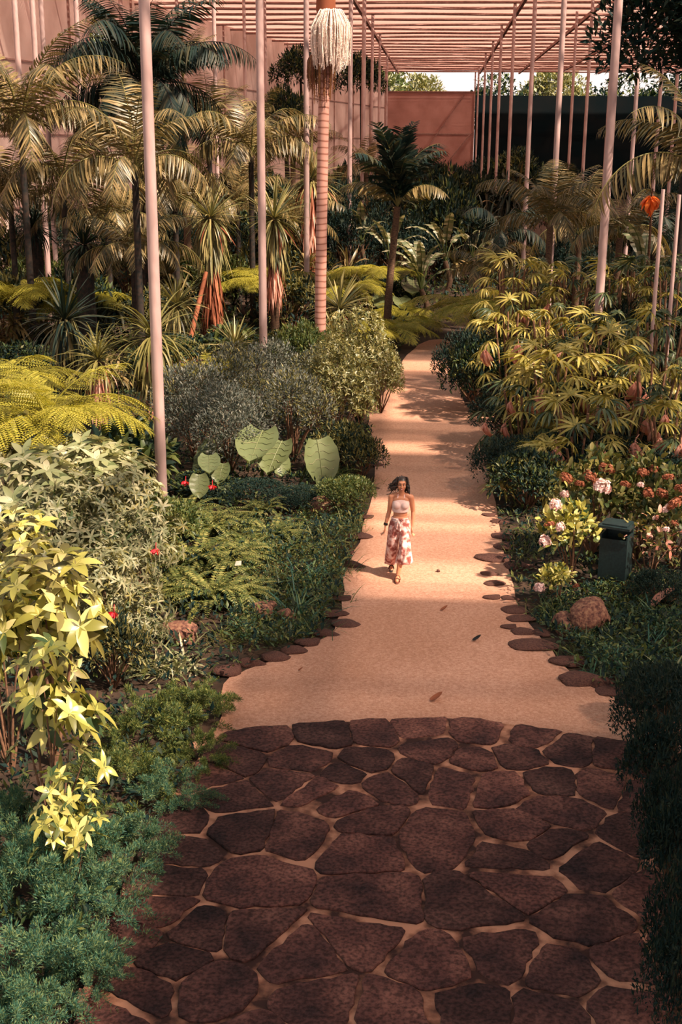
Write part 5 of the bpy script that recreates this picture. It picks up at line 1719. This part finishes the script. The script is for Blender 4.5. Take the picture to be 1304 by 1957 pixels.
def scatter(name, region, n, hmax, L, mats, label, seed):
    r = np.random.default_rng(seed)
    xs, ys = [p[0] for p in region], [p[1] for p in region]
    pts = []
    while len(pts) < n:
        x, y = r.uniform(min(xs), max(xs)), r.uniform(min(ys), max(ys))
        if inside((x, y), region) and not inside((x, y), PB) and not inside((x, y), TB):
            pts.append((x, y))
    pts = np.array(pts)
    hz = hmax * (.5 + .5 * np.sin(pts[:, 0] * 2.1 + 1.3 * np.sin(pts[:, 1] * 1.7)) * np.sin(pts[:, 1] * 1.9 + pts[:, 0]))
    pos = np.stack([pts[:, 0], pts[:, 1], hz * r.uniform(.1, 1, n) ** .5 + .02], 1)
    g = G()
    d = sph(n, -.1, 1, r)
    mi = r.random(n)
    for k in range(len(mats)):
        sel = (mi >= k / len(mats)) & (mi < (k + 1) / len(mats))
        g.inst(lt('kite', .4, .2), frames(d[sel], np.array([[0, 0, 1.0]]) + r.normal(0, .3, (sel.sum(), 3)), L * r.uniform(.6, 1.3, sel.sum())), pos[sel], k)
    tag(obj(name, g.mesh(name, [M[m] for m in mats])), label, 'plants', None, 'stuff')


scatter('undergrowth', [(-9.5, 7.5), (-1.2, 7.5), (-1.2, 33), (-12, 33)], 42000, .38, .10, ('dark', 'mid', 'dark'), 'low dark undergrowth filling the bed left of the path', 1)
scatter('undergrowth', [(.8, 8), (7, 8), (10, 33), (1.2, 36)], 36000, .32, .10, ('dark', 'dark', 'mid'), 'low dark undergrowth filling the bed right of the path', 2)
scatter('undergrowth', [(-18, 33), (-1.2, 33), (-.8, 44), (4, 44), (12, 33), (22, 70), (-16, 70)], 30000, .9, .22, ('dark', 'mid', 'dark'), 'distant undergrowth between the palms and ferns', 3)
sl = [gp(x, y).to_2d() for x, y in ((470, 1000), (560, 990), (690, 930), (705, 990), (680, 1050), (645, 1150), (600, 1220), (480, 1255), (440, 1200))]
scatter('undergrowth', sl, 14000, .20, .06, ('mid', 'teal', 'olive'), 'low green ground cover on the slope left of the woman', 4)
sl = [gp(x, y).to_2d() for x, y in ((1040, 1140), (1304, 1110), (1340, 1330), (1230, 1340), (1110, 1260), (1030, 1190))]
scatter('undergrowth', sl, 12000, .22, .06, ('mid', 'teal', 'dark'), 'low green ground cover around the boulder on the right', 5)


# ------------------------------------------------------------------ the walking woman (local: faces -y, feet on z = 0)
def chain(g, pts, rad, k=.35, sq=None):
    """closely spaced balls along a polyline, merged later into one skin"""
    pts = [np.array(p, float) for p in pts]
    for (a, b), (ra, rb) in zip(zip(pts[:-1], pts[1:]), zip(rad[:-1], rad[1:])):
        n = max(2, int(np.linalg.norm(b - a) / (k * min(ra, rb))))
        for i in range(n + 1):
            t = i / n
            r = ra + (rb - ra) * t
            ball(g, a + (b - a) * t, (r, r, r) if sq is None else np.array(sq) * r, 0)


def fuse(g, name, mats, voxel, smooth=6, factor=.5):
    """one continuous surface out of overlapping volumes"""
    me = g.mesh(name + '_volumes', mats)
    o = bpy.data.objects.new(name + '_volumes', me)
    COL.objects.link(o)
    m = o.modifiers.new('remesh', 'REMESH')
    m.mode = 'VOXEL'
    m.voxel_size = voxel
    m.use_smooth_shade = True
    s = o.modifiers.new('smooth', 'SMOOTH')
    s.iterations = smooth
    s.factor = factor
    dg = bpy.context.evaluated_depsgraph_get()
    dg.update()
    out = bpy.data.meshes.new_from_object(o.evaluated_get(dg))
    out.name = name
    out.materials.clear()
    for k in mats:
        out.materials.append(k)
    out.polygons.foreach_set('use_smooth', [True] * len(out.polygons))
    bpy.data.objects.remove(o)
    bpy.data.meshes.remove(me)
    return out


def loft(g, rings, sides=40, fold=None):
    """closed volume through elliptic rings (cx, cy, cz, rx, ry)"""
    a = np.linspace(0, 2 * np.pi, sides, endpoint=False)
    vs = []
    for i, (cx, cy, cz, rx, ry) in enumerate(rings):
        w = 1.0
        if fold:
            t = i / (len(rings) - 1)
            w = 1 + fold * t * (np.sin(a * 7 + 1.1 * i * .3) * .6 + np.sin(a * 11 + 2 + i * .2) * .4)
        vs.append(np.stack([cx + np.cos(a) * rx * w, cy + np.sin(a) * ry * w, np.full(sides, cz)], 1))
    v = np.concatenate(vs + [np.array([[r[0], r[1], r[2]]]) for r in (rings[0], rings[-1])])
    f = []
    for i in range(len(rings) - 1):
        for j in range(sides):
            k = (j + 1) % sides
            f.append([i * sides + j, (i + 1) * sides + j, (i + 1) * sides + k, i * sides + k])
    n = len(rings) * sides
    g.add(v, f, 0)
    ft = [[j, (j + 1) % sides, n] for j in range(sides)] + [[(len(rings) - 1) * sides + (j + 1) % sides, (len(rings) - 1) * sides + j, n + 1] for j in range(sides)]
    g.add(v, ft, 0)


def interp_rings(keys, n):
    keys = np.array(keys, float)
    t = np.linspace(0, 1, n)
    k = np.linspace(0, 1, len(keys))
    q = np.stack([np.interp(t, k, keys[:, j]) for j in range(5)], 1)
    for _ in range(2):
        q[1:-1] = (q[:-2] + 2 * q[1:-1] + q[2:]) / 4
    return [tuple(r) for r in q]


foot = gp(757, 1113, .02)
woman = thing('person', 'woman in a pale crop top and floral trousers walking along the gravel path', 'person',
              (foot.x + .035, foot.y + .24, .02), -math.atan2(foot.x, foot.y), .955)

b = G()
# legs
HL, KL, AL, TL = (.078, 0, .86), (.065, -.13, .475), (-.015, -.155, .095), (-.03, -.29, .030)
HR, KR, AR, TR = (-.082, 0, .86), (-.100, .04, .46), (-.118, .36, .185), (-.122, .25, .030)
chain(b, [HL, KL], [.082, .054])
chain(b, [KL, (.025, -.135, .34), AL], [.052, .050, .032])
chain(b, [HR, KR], [.082, .054])
chain(b, [KR, (-.108, .17, .37), AR], [.052, .050, .032])
chain(b, [AL, (-.012, -.125, .05)], [.034, .036])
chain(b, [(-.012, -.12, .045), (-.026, -.24, .038), TL], [.036, .038, .026])
chain(b, [AR, (-.120, .385, .15)], [.034, .036])
chain(b, [(-.120, .38, .145), (-.122, .30, .065), TR], [.034, .036, .026])
# torso
for c_, r_ in (((0, .01, .87), (.150, .108, .115)), ((0, .0, .95), (.128, .092, .11)), ((.004, -.005, 1.05), (.108, .080, .12)), ((.006, 0, 1.17), (.124, .090, .12)), ((.008, .005, 1.26), (.135, .082, .085)), ((.01, .008, 1.315), (.115, .058, .045))):
    ball(b, c_, r_, 0, SPH_FINE)
for sx in (-1, 1):
    ball(b, (.007 + sx * .058, -.066, 1.195), (.055, .055, .055), 0)
chain(b, [(.01, .005, 1.30), (.018, -.012, 1.42)], [.050, .046])
# arms
SR, ER, WR = (-.138, .005, 1.305), (-.168, .015, 1.065), (-.222, -.035, .86)
SL, EL, WL = (.160, .005, 1.300), (.200, .035, 1.065), (.196, -.02, .855)
chain(b, [(-.07, .0, 1.335), SR], [.045, .050])
chain(b, [(.09, .0, 1.335), SL], [.045, .050])
chain(b, [SR, (-.150, .008, 1.20), ER, (-.190, -.002, .99), WR], [.050, .042, .035, .034, .023])
chain(b, [SL, (.182, .015, 1.19), EL, (.204, .012, .99), WL], [.050, .042, .035, .034, .023])


def hand(w, d, side, flat):
    """palm and five fingers from wrist w along direction d; thumb leaves the inner side"""
    w, d = np.array(w), nrm(np.array(d, float))
    fwd = nrm(np.array([0, -1.0, .0]) - d * np.dot([0, -1.0, 0], d))     # thumb side faces ahead
    inn = np.cross(d, fwd) * side
    p0 = w + d * .012
    for i in range(5):
        t = i / 4
        c = p0 + d * (.075 * t)
        for u in (-1, 0, 1):
            ball(b, c + fwd * u * (.014 + .010 * t), (.0145, .0145, .0145))
    for i, (ln, off) in enumerate(((.070, .030), (.078, .011), (.072, -.009), (.056, -.027))):
        k0 = p0 + d * .080 + fwd * off
        k1 = k0 + d * ln * .42 + inn * .006
        k2 = k1 + d * ln * .30 + inn * (.014 + .004 * i)
        k3 = k2 + d * ln * .22 + inn * (.018 + .004 * i)
        chain(b, [k0, k1, k2, k3], [.0095, .0088, .0080, .0070], .5)
    t0 = p0 + d * .022 + fwd * .018
    t1 = t0 + d * .030 + fwd * .024 + inn * .006
    t2 = t1 + d * .030 + fwd * .006 + inn * .010
    chain(b, [t0, t1, t2], [.013, .010, .008], .5)


hand(WR, (-.10, -.15, -1), 1, 0)
hand(WL, (-.12, -.10, -1), -1, 0)
# head: skull, jaw, brow, cheeks, nose, chin, ears; chin a little raised
HC = np.array([.020, -.020, 1.515])
for c_, r_ in (((0, .012, .020), (.072, .088, .088)), ((0, -.022, -.030), (.060, .062, .076)), ((0, -.050, -.088), (.026, .026, .022)), ((.034, -.055, -.030), (.026, .024, .026)), ((-.034, -.055, -.030), (.026, .024, .026)),
               ((0, -.072, .028), (.050, .018, .020)), ((0, -.092, -.030), (.013, .018, .013)), ((0, -.083, -.008), (.009, .013, .026)), ((.071, .005, -.012), (.010, .018, .030)), ((-.071, .005, -.012), (.010, .018, .030)), ((0, -.078, -.062), (.026, .012, .012))):
    ball(b, HC + np.array(c_), r_, 0, SPH_FINE)
body = fuse(b, 'body', [M['skin']], .0055, 5)
obj('body', body, woman)
for sx in (-1, 1):
    g = G()
    ball(g, HC + np.array([sx * .029, -.0795, .004]), (.012, .006, .0050))
    obj('eye', g.mesh('eye', [M['hair']]), woman)
    g = G()
    tube(g, [HC + np.array([sx * .014, -.089, .027]), HC + np.array([sx * .030, -.087, .033]), HC + np.array([sx * .046, -.077, .026])], .0040, 5)
    obj('eyebrow', g.mesh('eyebrow', [M['hair']]), woman)
g = G()
tube(g, [HC + np.array([-.027, -.081, -.052]), HC + np.array([-.013, -.0905, -.061]), HC + np.array([.013, -.0905, -.061]), HC + np.array([.027, -.081, -.052])], [.003, .008, .008, .003], 8)
mo = obj('mouth', g.mesh('mouth', [M['lip']]), woman)
g = G()
tube(g, [HC + np.array([-.018, -.0905, -.056]), HC + np.array([0, -.0975, -.060]), HC + np.array([.018, -.0905, -.056])], [.002, .0045, .002], 6)
obj('teeth', g.mesh('teeth', [M['teeth']]), mo)

# hair: cap on the skull and loose curls blown towards her right
g = G()
v, f = SPH_FINE
hv = v * np.array([.083, .096, .093]) + HC + np.array([0, .020, .024])
keep = [k for k in f if not (hv[k].mean(0)[1] < HC[1] - .040 and hv[k].mean(0)[2] < HC[2] + .066)]
g.add(hv, keep)
hr = np.random.default_rng(5)
for i in range(190):
    a = hr.uniform(-.30, math.pi + .30)
    root = HC + np.array([math.cos(a) * .074, .015 + math.sin(a) * .080, hr.uniform(-.01, .105)])
    left = root[0] < HC[0] - .01
    L = hr.uniform(.12, .22)
    out = np.array([math.cos(a) * .55, math.sin(a) * .5, 0])
    n = 12
    t = np.linspace(0, 1, n)
    blow = np.array([-.75 if left else .12, .15, 0]) * hr.uniform(.4, 1.1)
    p = root + (out * .35)[None] * (np.sin(t * 1.8) * L * .6)[:, None] + blow[None] * (t ** 1.4 * L * .75)[:, None] + np.array([0, 0, -1])[None] * (t ** 1.1 * L * (.75 if left else .95))[:, None]
    ph = hr.uniform(0, 6.28)
    p += np.stack([np.sin(t * 11 + ph), np.cos(t * 11 + ph), np.sin(t * 7 + ph)], 1) * .016 * (t[:, None] ** .6)
    p[:, 1] = np.where((np.abs(p[:, 0] - HC[0]) < .066) & (p[:, 2] < HC[2] + .06), np.maximum(p[:, 1], HC[1] + .02), p[:, 1])
    tube(g, p, np.linspace(.013, .006, n), 5)
obj('hair', g.mesh('hair', [M['hair']]), woman)

# top: close to the chest, cropped above the waist, with a band round the neck
g = G()
loft(g, interp_rings([(.006, -.004, 1.075, .128, .100), (.006, -.004, 1.12, .130, .102), (.008, -.004, 1.20, .140, .104), (.009, 0, 1.255, .128, .088), (.010, .004, 1.315, .070, .058)], 14))
for sx in (-1, 1):
    ball(g, (.007 + sx * .058, -.068, 1.188), (.063, .064, .062), 0, SPH_FINE)
top = fuse(g, 'crop_top', [M['top']], .006, 4)
t_ = obj('crop_top', top, woman)
g = G()
for sx in (-1, 1):
    tube(g, [(.009 + sx * .050, -.052, 1.300), (.014 + sx * .050, -.030, 1.345), (.016 + sx * .038, .025, 1.365)], .010, 6)
obj('strap', g.mesh('strap', [M['top']]), t_)

# trousers: wide, the near leg flaring at the hem
g = G()
loft(g, interp_rings([(.002, 0, .985, .118, .092), (0, .0, .94, .140, .108), (0, .008, .88, .166, .126), (0, .01, .82, .168, .128), (0, .01, .77, .150, .118)], 14))
loft(g, interp_rings([(.072, -.005, .86, .092, .108), (.078, -.07, .66, .088, .105), (.085, -.115, .50, .098, .112), (.080, -.10, .36, .118, .125), (.075, -.07, .27, .142, .135)], 26), fold=.10)
loft(g, interp_rings([(-.080, .005, .86, .092, .108), (-.100, .015, .66, .092, .105), (-.112, .06, .48, .090, .108), (-.120, .16, .30, .100, .112), (-.124, .24, .15, .108, .105)], 26), fold=.09)
tr_ = obj('trousers', fuse(g, 'trousers', [M['trousers']], .007, 2), woman)
g = G()
tube(g, [(.0 + .124 * math.cos(a), .0 + .098 * math.sin(a), .972) for a in np.linspace(0, 2 * math.pi, 28)], .014, 8, 0, False)
for sx, ln in ((-1, .13), (1, .16)):
    tube(g, [(-.02, -.105, .965), (-.02 + sx * .035, -.130, .975), (-.02 + sx * .055, -.125, .945), (-.02, -.112, .955)], .010, 6)
    tube(g, [(-.02, -.112, .96), (-.02 + sx * .02, -.135, .90), (-.02 + sx * .028, -.140, .96 - ln)], [.010, .013, .011], 6)
obj('tie_belt', g.mesh('tie_belt', [M['trousers']]), tr_)
# sandals
for A, T, rear in ((AL, TL, 0), (AR, TR, 1)):
    g = G()
    heel = np.array([A[0], A[1] + .035, A[2] - .078]) if not rear else np.array([A[0], A[1] + .045, A[2] - .060])
    toe = np.array(T) + np.array([0, -.03, -.026])
    if rear:
        toe = np.array([T[0], T[1] - .03, .008])
    heel[2] = max(heel[2], .010)
    toe[2] = max(toe[2], .008)
    m = 9
    for i in range(m):
        t = i / (m - 1)
        c = heel * (1 - t) + toe * t
        ball(g, c, (.030 + .010 * math.sin(math.pi * t), .026, .011), 0)
    for k in (.30, .72):
        c = heel * (1 - k) + toe * k
        tube(g, [c + np.array([math.cos(a) * .041, 0, max(0, math.sin(a)) * (.078 if k < .5 else .062)]) for a in np.linspace(0, math.pi, 9)], .008, 6)
    obj('sandal', g.mesh('sandal', [M['black'] if rear else M['sandal']]), woman)
# wristband on her right wrist
g = G()
dw = nrm(np.array(WR) - np.array(ER))
for k in range(3):
    c = np.array(WR) - dw * (.004 + .011 * k)
    u = nrm(np.cross(dw, [0, 1.0, 0]))
    w_ = np.cross(dw, u)
    tube(g, [c + (u * math.cos(a) + w_ * math.sin(a)) * .028 for a in np.linspace(0, 2 * math.pi, 17)], .0075, 6, 0, False)
obj('wristband', g.mesh('wristband', [M['black']]), woman)['label'] = 'dark wristband'
